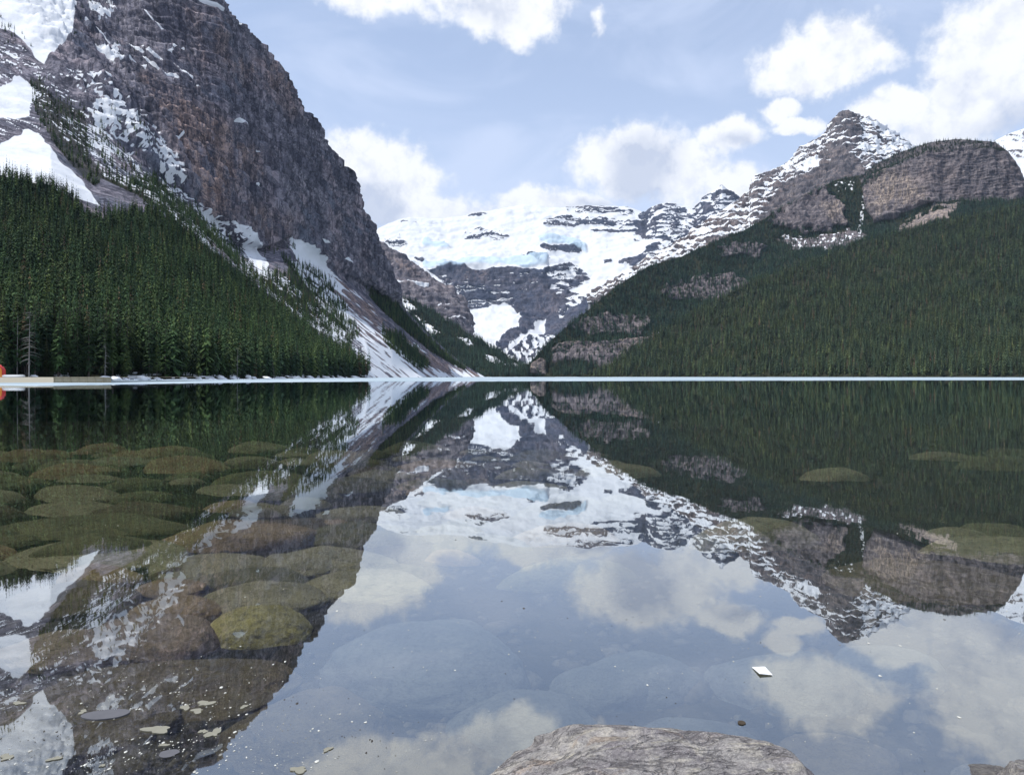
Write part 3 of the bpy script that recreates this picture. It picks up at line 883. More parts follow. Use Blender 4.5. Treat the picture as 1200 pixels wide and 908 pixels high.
def valley_floor():
    xs = np.linspace(-250, 300, 60)
    ys = np.linspace(1835, 3100, 40)
    X, Y = np.meshgrid(xs, ys)
    Z = 0.3 + (Y - 1835) * 0.012 + 1.5 * fbm(X / 60, Y / 60, X * 0, 3) * sstep(Y, 1840, 1900)
    o = mesh_obj('valley_floor', np.stack([X, Y, Z], -1).reshape(-1, 3), grid_faces(*X.shape), MAT_SLOPE, smooth=True)
    add_attr(o, 'veg', np.ones(X.size))
    add_attr(o, 'snow', (sstep(fbm(X / 30, Y / 60, X * 0 + 2, 3), .05, .2) * sstep(Y, 2100, 2200)).ravel())
    add_attr(o, 'warm', np.zeros(X.size))
    tag(o, 'flat wooded valley floor at the far end of the lake', None, None, 'structure')
    n = 420
    x = RNG.uniform(-120, 90, n)
    y = RNG.uniform(1870, 2250, n)
    FORESTS.append((np.stack([x, y, 0.3 + (y - 1835) * .012], -1), RNG.uniform(9, 17, n)))


valley_floor()


# ================================================================== TREES
def foliage_material(name, a, b, c, rare):
    m, t = new_mat(name)
    oi = t.n('ShaderNodeObjectInfo')
    rnd = oi.outputs['Random']
    co = t.n('ShaderNodeTexCoord').outputs['Object']
    f = t.noise(co, 3.0, 3, .6)
    col = t.mix(t.step(rnd, 0.0, 0.6, False), a, b)
    col = t.mix(t.step(rnd, 0.62, 0.95, False), col, c)
    col = t.mix(t.step(rnd, 0.975, 0.98), col, rare)
    col = t.mix(t.step(f, .35, .7), t.mix(1.0, col, (.55, .6, .6), 'MULTIPLY'), col)
    pn = t.noise(oi.outputs['Location'], .012, 3, .6)
    col = t.mix(t.step(pn, .42, .64), col, t.mix(1.0, col, (1.28, 1.18, 1.0), 'MULTIPLY'))
    br = t.m('ADD', .38, t.m('MULTIPLY', t.m('FRACT', t.m('MULTIPLY', rnd, 91.7)), 1.35))  # random tone per tree, spread wide to imitate sunlit and shadowed trees
    cc = t.n('ShaderNodeCombineXYZ')
    for k in range(3):
        t.put(cc.inputs[k], br)
    col = t.mix(1.0, col, cc.outputs[0], 'MULTIPLY')
    t.out(t.principled(col, .85, .15))
    return m


MAT_NEEDLE = foliage_material('conifer_needles', (0.026, 0.054, 0.028), (0.048, 0.086, 0.032), (0.094, 0.124, 0.042), (0.12, 0.085, 0.05))
MAT_NEEDLE_OLIVE = foliage_material('conifer_needles_olive', (0.040, 0.066, 0.042), (0.064, 0.092, 0.048), (0.11, 0.13, 0.058), (0.15, 0.10, 0.065))
MAT_NEEDLE_BLUE = foliage_material('conifer_needles_blue', (0.030, 0.062, 0.050), (0.045, 0.080, 0.058), (0.06, 0.095, 0.06), (0.07, 0.065, 0.05))


def bark_material(name, a, b):
    m, t = new_mat(name)
    co = t.n('ShaderNodeTexCoord').outputs['Object']
    f = t.noise(t.scale(co, (6, 6, 1.2)), 1.0, 4, .6)
    t.out(t.principled(t.mix(f, a, b), .9, .1))
    return m


MAT_BARK = bark_material('spruce_bark', (0.06, 0.05, 0.042), (0.13, 0.11, 0.095))
MAT_DEADWOOD = bark_material('grey_deadwood', (0.12, 0.115, 0.11), (0.26, 0.25, 0.24))


def crown_geo(rs, tiers, nb, twigs, radius, low, droop=0.35, ragged=0.3):
    """Unit-height conifer crown: whorls of drooping needle sprays."""
    v, f = [], []

    def spray(base, ang, L, w, dz):
        ca, sa = math.cos(ang), math.sin(ang)
        i = len(v)
        mid = (base[0] + ca * L * .55, base[1] + sa * L * .55, base[2] + dz * .35)
        tip = (base[0] + ca * L, base[1] + sa * L, base[2] + dz)
        v.extend([base, (mid[0] - sa * w, mid[1] + ca * w, mid[2] - w * .5), tip, (mid[0] + sa * w, mid[1] - ca * w, mid[2] - w * .5)])
        f.extend([(i, i + 1, i + 2), (i, i + 2, i + 3)])
        return mid
    for k in range(tiers):
        u = k / (tiers - 1)
        z = low + (1 - low) * (u ** 0.92) * 0.985
        prof = (1 - u) ** 0.8 * min(1.0, 0.55 + u * 3.2)
        r = radius * prof + 0.008
        off = rs.uniform(0, 6.28)
        n = max(3, int(nb * (0.55 + 0.45 * (1 - u))))
        for j in range(n):
            if rs.random() < 0.10:
                continue
            a = off + j * 6.283 / n + rs.uniform(-.3, .3)
            L = r * rs.uniform(1 - ragged, 1 + ragged * .6)
            dz = -L * droop * rs.uniform(.5, 1.5) + (0.3 * L if u > .85 else 0)
            zz = z + rs.uniform(-.5, .5) * (1 - low) / tiers
            mid = spray((0, 0, zz), a, L, L * rs.uniform(.22, .34), dz)
            if twigs:
                for sgn in (-1, 1):
                    b = (mid[0] * .65, mid[1] * .65, zz + dz * .2)
                    spray(b, a + sgn * rs.uniform(.45, .8), L * .52, L * .14, dz * .6)
                if twigs > 1:
                    spray((mid[0], mid[1], mid[2]), a + rs.uniform(-.4, .4), L * .42, L * .11, dz * .9 - L * .12)
    i = len(v)
    for j in range(3):
        a = j * 2.094
        v.append((math.cos(a) * .012, math.sin(a) * .012, .93))
    v.append((0, 0, 1.015))
    f.extend([(i, i + 1, i + 3), (i + 1, i + 2, i + 3), (i + 2, i, i + 3)])
    return v, f


def trunk_geo(r0, top, n=6, z0=-.04, rs=None, bend=0.0):
    v, f = [], []
    for k in range(5):
        u = k / 4
        z = z0 + (top - z0) * u
        r = r0 * (1 - u) ** .8 + r0 * .05
        for j in range(n):
            a = j * 6.283 / n
            v.append((math.cos(a) * r + bend * u * u, math.sin(a) * r, z))
    for k in range(4):
        for j in range(n):
            a, b = k * n + j, k * n + (j + 1) % n
            f.append((a, b, b + n, a + n))
    return v, f


def build_forest(name, parts, mat, label, nvar=7):
    protos = bpy.data.collections.new(name + '_kinds')
    rs = random.Random(len(name))
    for i in range(nvar):
        v, f = crown_geo(rs, 12 + i % 3, 8, 0, 0.12 + 0.06 * rs.random(), .05 + .08 * rs.random(), droop=.8, ragged=.45)
        tv, tf = trunk_geo(.011, .5, 4)
        n0 = len(v)
        v = v + tv
        f = f + [tuple(a + n0 for a in q) for q in tf]
        me = bpy.data.meshes.new('conifer_kind')
        me.from_pydata(v, [], f)
        me.materials.append(mat)
        protos.objects.link(bpy.data.objects.new('conifer_kind', me))
    pts = np.concatenate([p for p, h in parts])
    hs = np.concatenate([h for p, h in parts])
    me = bpy.data.meshes.new(name)
    me.vertices.add(len(pts))
    pts = pts.copy()
    pts[:, 2] -= 0.3
    me.vertices.foreach_set('co', pts.astype(np.float32).ravel())
    o = bpy.data.objects.new(name, me)
    COL.objects.link(o)
    add_attr(o, 'tall', hs)
    add_attr(o, 'wide', hs * RNG.uniform(.65, 1.2, len(hs)))
    add_attr(o, 'turn', RNG.uniform(0, 6.28, len(hs)))
    add_attr(o, 'variant', RNG.integers(0, nvar, len(hs)), 'INT')
    g = bpy.data.node_groups.new(name + '_nodes', 'GeometryNodeTree')
    g.interface.new_socket('Geometry', in_out='INPUT', socket_type='NodeSocketGeometry')
    g.interface.new_socket('Geometry', in_out='OUTPUT', socket_type='NodeSocketGeometry')
    gi, go = g.nodes.new('NodeGroupInput'), g.nodes.new('NodeGroupOutput')
    iop = g.nodes.new('GeometryNodeInstanceOnPoints')
    ci = g.nodes.new('GeometryNodeCollectionInfo')
    ci.inputs['Collection'].default_value = protos
    ci.inputs['Separate Children'].default_value = True
    ci.inputs['Reset Children'].default_value = True
    iop.inputs['Pick Instance'].default_value = True

    def na(nm, dt='FLOAT'):
        a = g.nodes.new('GeometryNodeInputNamedAttribute')
        a.data_type = dt
        a.inputs['Name'].default_value = nm
        return a.outputs[0]
    cs, cr = g.nodes.new('ShaderNodeCombineXYZ'), g.nodes.new('ShaderNodeCombineXYZ')
    wd = na('wide')
    g.links.new(wd, cs.inputs[0])
    g.links.new(wd, cs.inputs[1])
    g.links.new(na('tall'), cs.inputs[2])
    g.links.new(na('turn'), cr.inputs[2])
    L = g.links.new
    L(gi.outputs[0], iop.inputs['Points'])
    L(ci.outputs[0], iop.inputs['Instance'])
    L(na('variant', 'INT'), iop.inputs['Instance Index'])
    L(cr.outputs[0], iop.inputs['Rotation'])
    L(cs.outputs[0], iop.inputs['Scale'])
    L(iop.outputs[0], go.inputs[0])
    md = o.modifiers.new('trees', 'NODES')
    md.node_group = g
    tag(o, label, 'forest', None, 'stuff')
    return o


near_forest = [FORESTS[0], FORESTS[1]]
build_forest('forest_left_slope', near_forest, MAT_NEEDLE, 'dense dark conifer forest covering the left mountainside')
build_forest('forest_right_slope', [FORESTS[-2]], MAT_NEEDLE_OLIVE, 'green conifer forest covering the right slope down to the shore')
build_forest('forest_far_slopes', FORESTS[2:-2] + [FORESTS[-1]], MAT_NEEDLE_BLUE, 'blue green conifer forest on the farther slopes round the valley head')


def near_trees():
    kinds = []
    rs = random.Random(11)
    for i in range(8):
        cv, cf = crown_geo(rs, 24 + i % 4 * 2, 9, 2, .105 + .05 * rs.random(), [.05, .12, .2, .07, .15, .1, .28, .06][i], .42, .38)
        tv, tf = trunk_geo(.0125, .97, 6, bend=rs.uniform(-.01, .01))
        cme = bpy.data.meshes.new('crown')
        cme.from_pydata(cv, [], cf)
        cme.materials.append(MAT_NEEDLE)
        tme = bpy.data.meshes.new('trunk')
        tme.from_pydata(tv, [], tf)
        tme.materials.append(MAT_BARK)
        kinds.append((tme, cme))
    for i, (p, h) in enumerate(zip(NEAR_PTS, NEAR_H)):
        edge = p[2] < 7
        if edge and rs.random() < .35:
            h *= .45
        small = h < 12
        if edge and small:
            lab, grp = 'small young spruce at the foot of the left forest beside the shore', 'young spruces along the left shore'
        elif edge:
            lab, grp = 'tall spruce in the front row of the left forest at the shore', 'front row spruces of the left forest'
        else:
            lab, grp = 'tall spruce standing behind the front row of the left forest', 'spruces behind the front row of the left forest'
        qx = 600 + p[0] / p[1] * F
        spot = ('close to the red shelter and the grey boat' if qx < 60 else 'behind the timber wall' if qx < 135 else 'just right of the timber wall' if qx < 200 else
                'left of the slim pale dead trunk' if qx < 270 else 'right of the slim pale dead trunk' if qx < 330 else 'near the snowy scree fan' if qx > 385 else 'left of the scree fan')
        who = 'small young spruce at the water edge' if edge and small else ('tall front row spruce' if edge else 'tall spruce behind the front row')
        lab, grp = who + ' ' + spot, grp + ' ' + spot
        e = empty('spruce_tree', (p[0], p[1], p[2] - .25), lab, 'tree', grp, rs.uniform(0, 6.28))
        k = rs.randrange(8) if not small else rs.choice((0, 3, 7))
        w = h * rs.uniform(.85, 1.2) * (1.35 if small else 1)
        e.scale = (w, w, h)
        for nm, me in (('trunk', kinds[k][0]), ('crown', kinds[k][1])):
            o = bpy.data.objects.new(nm, me)
            COL.objects.link(o)
            o.parent = e


near_trees()


def shore_z(px, Y):
    """height of the left ground at column px and distance Y (nearest vertex)"""
    c = int(np.argmin(abs(LEFT.px[0] - px)))
    r = int(np.argmin(abs(LEFT.V[:, c, 1] - Y)))
    return LEFT.V[r, c, 2]


def dead_tree(px, Y, h, label, twigs, lean=0.0, seed=1):
    rs = random.Random(seed)
    x = (px - 600) / F * Y
    e = empty('dead_tree', (x, Y, shore_z(px, Y) - .2), label, 'tree')
    e.rotation_euler = (0, lean, 0)
    tv, tf = trunk_geo(h * .008 + .04, h, 7, -.2, bend=.35)
    mesh_obj('trunk', tv, tf, MAT_DEADWOOD, e)
    for k in range(twigs):
        z = h * rs.uniform(.25, .97)
        L = (h - z) * .16 + rs.uniform(.4, 1.4)
        a = rs.uniform(0, 6.28)
        v, f = [], []
        for j in range(4):
            u = j / 3
            r = .07 * (1 - u) + .012
            for q in range(3):
                b = q * 2.094
                v.append((math.cos(a) * L * u - math.sin(a) * r * math.cos(b), math.sin(a) * L * u + math.cos(a) * r * math.cos(b), z - .35 * L * u * u + r * math.sin(b)))
        for j in range(3):
            for q in range(3):
                f.append((j * 3 + q, j * 3 + (q + 1) % 3, j * 3 + 3 + (q + 1) % 3, j * 3 + 3 + q))
        mesh_obj('branch', v, f, MAT_DEADWOOD, e)


dead_tree(34, 236, 23.5, 'silvery grey dead tree with sparse twigs beside the upturned boat', 46, seed=2)
dead_tree(20, 246, 22, 'bare pale dead trunk left of the silvery dead tree', 6, seed=3)
dead_tree(123, 262, 14, 'grey dead tree above the end of the timber wall', 22, seed=4)
dead_tree(278, 372, 17, 'slim pale dead trunk in front of the middle of the left forest', 12, seed=5)
dead_tree(322, 452, 12, 'leaning pale dead trunk near the right end of the left forest', 4, lean=-.16, seed=6)

# ================================================================== WATER, ICE, LAKE BED
def bed_z(X, Y):
    z = np.interp(Y, [-40, -3, 0, 1.6, 2.6, 6, 12, 25, 60, 120, 260, 1700, 1900, 12000], [1.5, .35, .02, -.2, -.34, -.62, -.95, -1.6, -3.2, -6, -14, -14, -16, -20])
    return z


def boundary(vals):
    return np.array(vals, float)


def lake_bed():
    ys = np.concatenate([np.linspace(-40, 0, 20), np.linspace(.1, 14, 190), np.geomspace(14.3, 12000, 90)])
    xn = np.concatenate([-np.geomspace(14.2, 9000, 50)[::-1], np.linspace(-14, 14, 290), np.geomspace(14.2, 9000, 50)])
    X, Y = np.meshgrid(xn, ys)
    Z = bed_z(X, Y) + np.where((Y < 60) & (abs(X) < 60), .07 * fbm(X / 1.4, Y / 1.4, X * 0, 4) + .025 * fbm(X / .25, Y / .25, X * 0, 3), 0)
    Z = np.minimum(Z, np.where(Y > 1.2, -.06, 9))
    m, t = new_mat('lake_bed_silt')
    co = t.n('ShaderNodeTexCoord').outputs['Object']
    a = t.noise(co, 1.1, 6, .62)
    b = t.noise(co, 14, 4, .7)
    vo = t.n('ShaderNodeTexVoronoi', feature='F1')
    t.put(vo.inputs['Vector'], co)
    vo.inputs['Scale'].default_value = 11
    c = t.mix(t.step(a, .35, .65), (.022, .020, .013), (.055, .047, .028))
    c = t.mix(t.m('MULTIPLY', t.step(vo.outputs['Distance'], .5, .15), .55), c, t.mix(t.n_col(vo.outputs['Color']), (.03, .026, .02), (.08, .068, .048)))
    c = t.mix(t.step(b, .3, .7), t.mix(1.0, c, (.5, .5, .45), 'MULTIPLY'), c)
    t.out(t.principled(c, .9, .1, t.bump(t.m('ADD', b, t.m('MULTIPLY', vo.outputs['Distance'], -.8)), .8, .03)))
    o = mesh_obj('lake_bed', np.stack([X, Y, Z], -1).reshape(-1, 3), grid_faces(*X.shape), m, smooth=True)
    tag(o, 'brown silty lake bed under the clear water', None, None, 'structure')


lake_bed()


def water():
    m, t = new_mat('lake_water')
    co = t.n('ShaderNodeTexCoord').outputs['Object']
    rip = t.noise(t.scale(co, (1.0, .45, 1.0)), 1.5, 3, .55)
    swell = t.noise(t.scale(co, (.12, .05, 1.0)), 1.0, 2, .5)
    hgt = t.m('ADD', t.m('MULTIPLY', rip, .0013), t.m('MULTIPLY', swell, .018))
    bp = t.bump(hgt, 1.0, 1.0)
    inc = t.n('ShaderNodeNewGeometry').outputs['Incoming']
    cosv = t.m('ABSOLUTE', t.vm('DOT_PRODUCT', inc, bp))
    fres = t.m('ADD', WATER_F0, t.m('MULTIPLY', t.m('POWER', t.m('SUBTRACT', 1.0, cosv, clamp=True), 3.2), 1 - WATER_F0), clamp=True)
    gl = t.n('ShaderNodeBsdfGlossy')
    gl.inputs['Roughness'].default_value = .012
    gl.inputs['Color'].default_value = (.93, .97, 1.0, 1)
    t.put(gl.inputs['Normal'], bp)
    tr = t.n('ShaderNodeBsdfTransparent')
    tr.inputs['Color'].default_value = (.82, .84, .76, 1)
    mx = t.n('ShaderNodeMixShader')
    t.put(mx.inputs[0], fres)
    t.t.links.new(tr.outputs[0], mx.inputs[1])
    t.t.links.new(gl.outputs[0], mx.inputs[2])
    va = t.n('ShaderNodeVolumeAbsorption')
    va.inputs['Color'].default_value = (.30, .62, .42, 1)
    va.inputs['Density'].default_value = WATER_ABS
    t.out(mx.outputs[0], va.outputs[0] if WATER_ABS > 0 else None)
    x0, x1, y0, y1, zb = -1500, 1900, -30, 2000, -20.5
    v = [(x0, y0, 0), (x1, y0, 0), (x1, y1, 0), (x0, y1, 0), (x0, y0, zb), (x1, y0, zb), (x1, y1, zb), (x0, y1, zb)]
    f = [(0, 1, 2, 3), (7, 6, 5, 4), (0, 4, 5, 1), (1, 5, 6, 2), (2, 6, 7, 3), (3, 7, 4, 0)]
    o = mesh_obj('lake_water', v, f, m)
    tag(o, 'still clear lake mirroring the mountains and clouds', None, None, 'structure')


WATER_F0 = 0.25
WATER_ABS = 0.0
water()


def ice():
    edge = [(-300, 118), (-40, 122), (0, 124), (20, 120), (45, 117), (70, 121), (100, 128), (130, 134), (180, 150), (250, 170), (330, 195), (430, 215), (520, 222), (600, 228), (700, 240), (850, 262), (1000, 285), (1200, 305), (1500, 330)]
    cols = np.arange(-300, 1500, 3.0)
    e = np.array(edge)
    near = np.interp(cols, e[:, 0], e[:, 1]) * (1 + .03 * fbm(cols / 22, cols * 0, cols * 0, 4))
    ls = np.array(LEFT_SHORE + [(612, 1870), (700, 1720)] + RIGHT_SHORE[2:], float)
    far = np.interp(cols, ls[:, 0], ls[:, 1]) + 6
    rows = []
    for u in np.linspace(0, 1, 14) ** 1.6:
        Y = near + (np.maximum(far, near + 5) - near) * u
        Z = .03 + .03 * fbm(cols / 9, Y / 8, cols * 0, 3)
        rows.append(np.stack([(cols - 600) / F * Y, Y, Z], -1))
    low = rows[0].copy()
    low[:, 2] = -.05
    V = np.array([low] + rows)
    m, t = new_mat('lake_ice')
    co = t.n('ShaderNodeTexCoord').outputs['Object']
    f = t.noise(t.scale(co, (.02, .05, 1)), 1.0, 5, .6)
    g = t.noise(co, .6, 4, .6)
    c = t.mix(t.step(f, .38, .62), (.24, .32, .37), (.42, .48, .52))
    c = t.mix(t.step(g, .55, .75), c, (.50, .54, .57))
    t.out(t.principled(c, .75, .05))
    o = mesh_obj('ice_sheet', V.reshape(-1, 3), grid_faces(*V.shape[:2]), m, smooth=True)
    tag(o, 'pale blue white sheet of floating ice over the far lake', None, None, 'structure')


ice()


# ------------------------------------------------------------------ boulders
def rock_material(name, a, b, c, speck=0.0, scale=4.0, rough=.85):
    m, t = new_mat(name)
    co = t.n('ShaderNodeTexCoord').outputs['Object']
    oi = t.n('ShaderNodeObjectInfo')
    off = t.vm('ADD', co, None)
    cb = t.n('ShaderNodeCombineXYZ')
    r10 = t.m('MULTIPLY', oi.outputs['Random'], 37.0)
    for k in range(3):
        t.put(cb.inputs[k], r10)
    t.put(off.node.inputs[1], cb.outputs[0])
    n1 = t.noise(off, scale * .45, 6, .62, .4)
    n2 = t.noise(off, scale * 5, 5, .7)
    n3 = t.noise(off, scale * 1.6, 5, .65, 1.0)
    col = t.mix(t.step(n1, .36, .62), a, b)
    col = t.mix(t.step(n3, .52, .66), col, c)
    col = t.mix(t.step(n2, .28, .6), t.mix(1.0, col, (.5, .5, .5), 'MULTIPLY'), col)
    if speck:
        sp = t.step(t.noise(off, scale * 11, 3, .7), .60, .72)
        col = t.mix(t.m('MULTIPLY', sp, speck), col, (.5, .48, .45))
    t.out(t.principled(col, rough, .25, t.bump(t.m('ADD', n2, t.m('MULTIPLY', n3, 1.2)), .7, .02)))
    return m


MAT_B = {
    'olive': rock_material('boulder_olive', (.36, .31, .13), (.50, .43, .19), (.22, .19, .09), .15),
    'brown': rock_material('boulder_brown', (.32, .225, .135), (.41, .295, .18), (.20, .145, .095), .12),
    'purple': rock_material('boulder_purple_brown', (.24, .18, .145), (.33, .25, .20), (.15, .12, .095), .2),
    'grey': rock_material('boulder_grey_olive', (.28, .25, .165), (.38, .335, .225), (.18, .16, .105), .15),
    'pale': rock_material('boulder_pale', (.10, .103, .10), (.15, .15, .14), (.08, .08, .078), .15),
    'moss': rock_material('boulder_mossy', (.15, .138, .08), (.21, .19, .105), (.105, .098, .06), .12),
    'slab': rock_material('slab_brown', (.13, .10, .065), (.19, .15, .095), (.085, .065, .045), .5, 7),
}


def boulder_mesh(seed, sub=5, rough=1.0, angular=0.0):
    bm = bmesh.new()
    bmesh.ops.create_icosphere(bm, subdivisions=sub, radius=1)
    co = np.array([v.co[:] for v in bm.verts])
    s = seed * 3.17
    d = .20 * fbm(co[:, 0] * .8 + s, co[:, 1] * .8, co[:, 2] * .8 + s, 2) + .05 * rough * fbm(co[:, 0] * 3 + s, co[:, 1] * 3, co[:, 2] * 3, 4)
    co = co * (1 + d)[:, None]
    if angular:
        rr = np.random.default_rng(seed)
        for _ in range(9):
            n = rr.normal(size=3)
            n[2] = abs(n[2]) * .8 + .1
            n /= np.linalg.norm(n)
            k = co @ n
            lim = rr.uniform(.72, .92)
            co = co - np.where(k > lim, (k - lim) * angular, 0)[:, None] * n
        co = co * (1 + .03 * fbm(co[:, 0] * 6 + s, co[:, 1] * 6, co[:, 2] * 6, 5, .6) - .03 * sstep(fbm(co[:, 0] * 2.5 + s, co[:, 1] * 2.5 + 4, co[:, 2] * 2.5, 3, .5, True), .55, .8))[:, None]
    for v, c in zip(bm.verts, co):
        v.co = c
    me = bpy.data.meshes.new('boulder')
    bm.to_mesh(me)
    bm.free()
    me.polygons.foreach_set('use_smooth', [True] * len(me.polygons))
    return me


def place_boulder(name, me, loc, scl, rz, mat, label, group=None, tilt=(0, 0)):
    me = me.copy() if me.materials and me.materials[0] != mat else me
    if not me.materials:
        me.materials.append(mat)
    me.materials[0] = mat
    o = bpy.data.objects.new(name, me)
    COL.objects.link(o)
    o.location = loc
    o.scale = scl
    o.rotation_euler = (tilt[0], tilt[1], rz)
    tag(o, label, 'boulder', group)
    return o


def sunk(cx, cy, w, h, mat, label, seed, rz=0.0, zc=None):
    """submerged boulder whose outline is centred on photo point (cx, cy)"""
    Y = 4.0
    for _ in range(30):
        z = (bed_z(0, Y) + .04) if zc is None else zc
        Y = (H - z) * F / (cy - HY)
    rx = w / 2 * Y / F
    th = math.atan2(H, Y)
    ry = rx * .8
    hp = h / 2 * Y / F
    rz_ = max(.3 * hp, hp * hp - (ry * math.sin(th)) ** 2)
    if hp * hp > (ry * math.sin(th)) ** 2 * 1.1:
        rzz = math.sqrt(hp * hp - (ry * math.sin(th)) ** 2) / math.cos(th)
    else:
        ry = hp / math.sin(th) * .8
        rzz = hp * .6 / math.cos(th)
    rzz = min(rzz, -z * .8 + .02) if z < 0 else rzz
    me = boulder_mesh(seed, 5, 1.3, .55)
    return place_boulder('boulder', me, ((cx - 600) / F * Y, Y, z), (rx, ry, rzz), rz, MAT_B[mat], label)


SUNK = [
    (305, 742, 126, 66, 'olive', 'olive green rounded boulder under water with yellow algae on top'),
    (314, 704, 156, 48, 'grey', 'long grey olive boulder just behind the olive green one'),
    (205, 718, 102, 40, 'brown', 'orange brown boulder above the purple brown one'),
    (182, 752, 178, 66, 'purple', 'large purple brown boulder tapering to the right'),
    (78, 762, 150, 50, 'purple', 'low dark boulder left of the purple brown one'),
    (92, 706, 150, 52, 'slab', 'dark brown boulder beneath the bright snow reflection at left'),
    (252, 668, 160, 38, 'grey', 'broad grey olive boulder in the second row from shore'),
    (352, 664, 120, 34, 'grey', 'flat grey boulder at the edge of the dark reflection'),
    (200, 690, 90, 24, 'brown', 'thin brown boulder between the two second row stones'),
    (232, 632, 64, 28, 'olive', 'small pointed greenish boulder in the left shallows'),
    (118, 652, 210, 36, 'grey', 'very long flat boulder across the left shallows'),
    (96, 617, 190, 26, 'moss', 'long flat greenish boulder farther out on the left'),
    (14, 636, 70, 18, 'moss', 'small flat boulder at the left picture edge'),
    (340, 622, 130, 28, 'slab', 'dark flat stone below the snow streak reflection'),
    (505, 795, 250, 120, 'pale', 'huge pale boulder faint under the sky reflection'),
    (612, 856, 176, 92, 'pale', 'pale boulder just behind the dry granite rock'),
    (700, 812, 124, 62, 'pale', 'small pale round boulder right of the huge pale one'),
    (752, 800, 150, 78, 'pale', 'pale boulder overlapping the small round one from behind'),
    (925, 806, 190, 84, 'pale', 'wide pale boulder beneath the floating white paper'),
    (1165, 624, 84, 22, 'moss', 'greenish flat boulder near the right picture edge'),
    (1090, 682, 240, 44, 'slab', 'large flat grey slab under water on the right'),
    (985, 893, 150, 62, 'slab', 'brown sunken stone between the dry rocks at bottom right'),
    (195, 812, 300, 74, 'slab', 'wide brown stone slab in the bottom left shallows'),
    (70, 848, 260, 92, 'slab', 'dark brown slab filling the bottom left corner'),
    (360, 870, 230, 110, 'slab', 'brown slab half hidden by the blue sky reflection'),
    (820, 872, 150, 60, 'pale', 'low pale stone behind the right end of the granite rock'),
    (430, 690, 150, 44, 'grey', 'grey boulder where the cliff reflection meets the sky'),
    (1040, 790, 150, 70, 'pale', 'pale sunken boulder to the right of the floating paper'),
]
for i, (cx, cy, w, h, mt, lb) in enumerate(SUNK):
    sunk(cx, cy, w, h, mt, lb, 20 + i, random.uniform(-.25, .25))


def bed_field():
    kinds = []
    for i in range(6):
        kinds.append({k: None for k in MAT_B})
        kinds[i]['base'] = boulder_mesh(60 + i, 4, 1.3, .5)
    rs = random.Random(5)
    placed = []
    tries = 0
    while len(placed) < 120 and tries < 6000:
        tries += 1
        Y = 8.0 + 26 * rs.random() ** 1.4
        X = rs.uniform(-.78, .78) * Y
        r = rs.uniform(.22, .62) * (1 + Y * .035)
        if X > 1.5 and rs.random() < .95:
            continue
        if any((X - a) ** 2 + (Y - b) ** 2 < (1.0 * (r + c)) ** 2 for a, b, c in placed):
            continue
        placed.append((X, Y, r))
        mk = rs.choice(('moss', 'grey', 'moss', 'slab', 'grey', 'brown'))
        i = rs.randrange(6)
        if kinds[i][mk] is None:
            me = kinds[i]['base'].copy()
            me.materials.append(MAT_B[mk])
            kinds[i][mk] = me
        z = float(bed_z(X, Y))
        sz = min(r * rs.uniform(.32, .52), -z * .8)
        side = ('left' if X < -1.5 else ('right' if X > 3 else 'middle')) + (' near' if Y < 14 else ' far')
        size = 'large' if r > .75 else 'smaller'
        colour = {'moss': 'greenish', 'grey': 'grey olive', 'slab': 'dark brown', 'brown': 'rusty brown'}[mk]
        o = place_boulder('boulder', kinds[i][mk], (X, Y, z), (r * 1.35, r * rs.uniform(.6, .9), sz), rs.uniform(-.4, .4), MAT_B[mk],
                          '%s %s flat boulder under water on the %s lake bed' % (size, colour, side), '%s %s boulders on the %s lake bed' % (size, colour, side))


bed_field()


def pebbles():
    bm = bmesh.new()
    bmesh.ops.create_icosphere(bm, subdivisions=1, radius=1)
    bv = np.array([v.co[:] for v in bm.verts])
    bf = np.array([[v.index for v in f.verts] for f in bm.faces])
    bm.free()
    n = 2600
    Y = 1.5 + 9 * RNG.random(n) ** 1.6
    X = RNG.uniform(-.85, .85, n) * (Y + .8)
    r = RNG.lognormal(-3.2, .5, n).clip(.012, .16)
    ang = RNG.uniform(0, 6.28, n)
    vs = bv[None] * (1 + .25 * RNG.normal(size=(n, len(bv), 1))) * (r[:, None] * RNG.uniform(.7, 1.3, (n, 3)) * (1, 1, .55))[:, None, :]
    c, s = np.cos(ang)[:, None], np.sin(ang)[:, None]
    x = vs[..., 0] * c - vs[..., 1] * s + X[:, None]
    y = vs[..., 0] * s + vs[..., 1] * c + Y[:, None]
    z = np.minimum(vs[..., 2] + (bed_z(X, Y) + .07 * fbm(X / 1.4, Y / 1.4, X * 0, 4))[:, None], -.015)
    V = np.stack([x, y, z], -1).reshape(-1, 3)
    Fc = (bf[None] + (np.arange(n) * len(bv))[:, None, None]).reshape(-1, 3)
    o = mesh_obj('pebbles', V, Fc, rock_material('pebble_mix', (.06, .05, .035), (.13, .11, .08), (.04, .035, .025), .4, 5), smooth=True)
    tag(o, 'brown pebbles strewn over the shallow lake bed', 'pebbles', None, 'stuff')


pebbles()

MAT_GRANITE = None


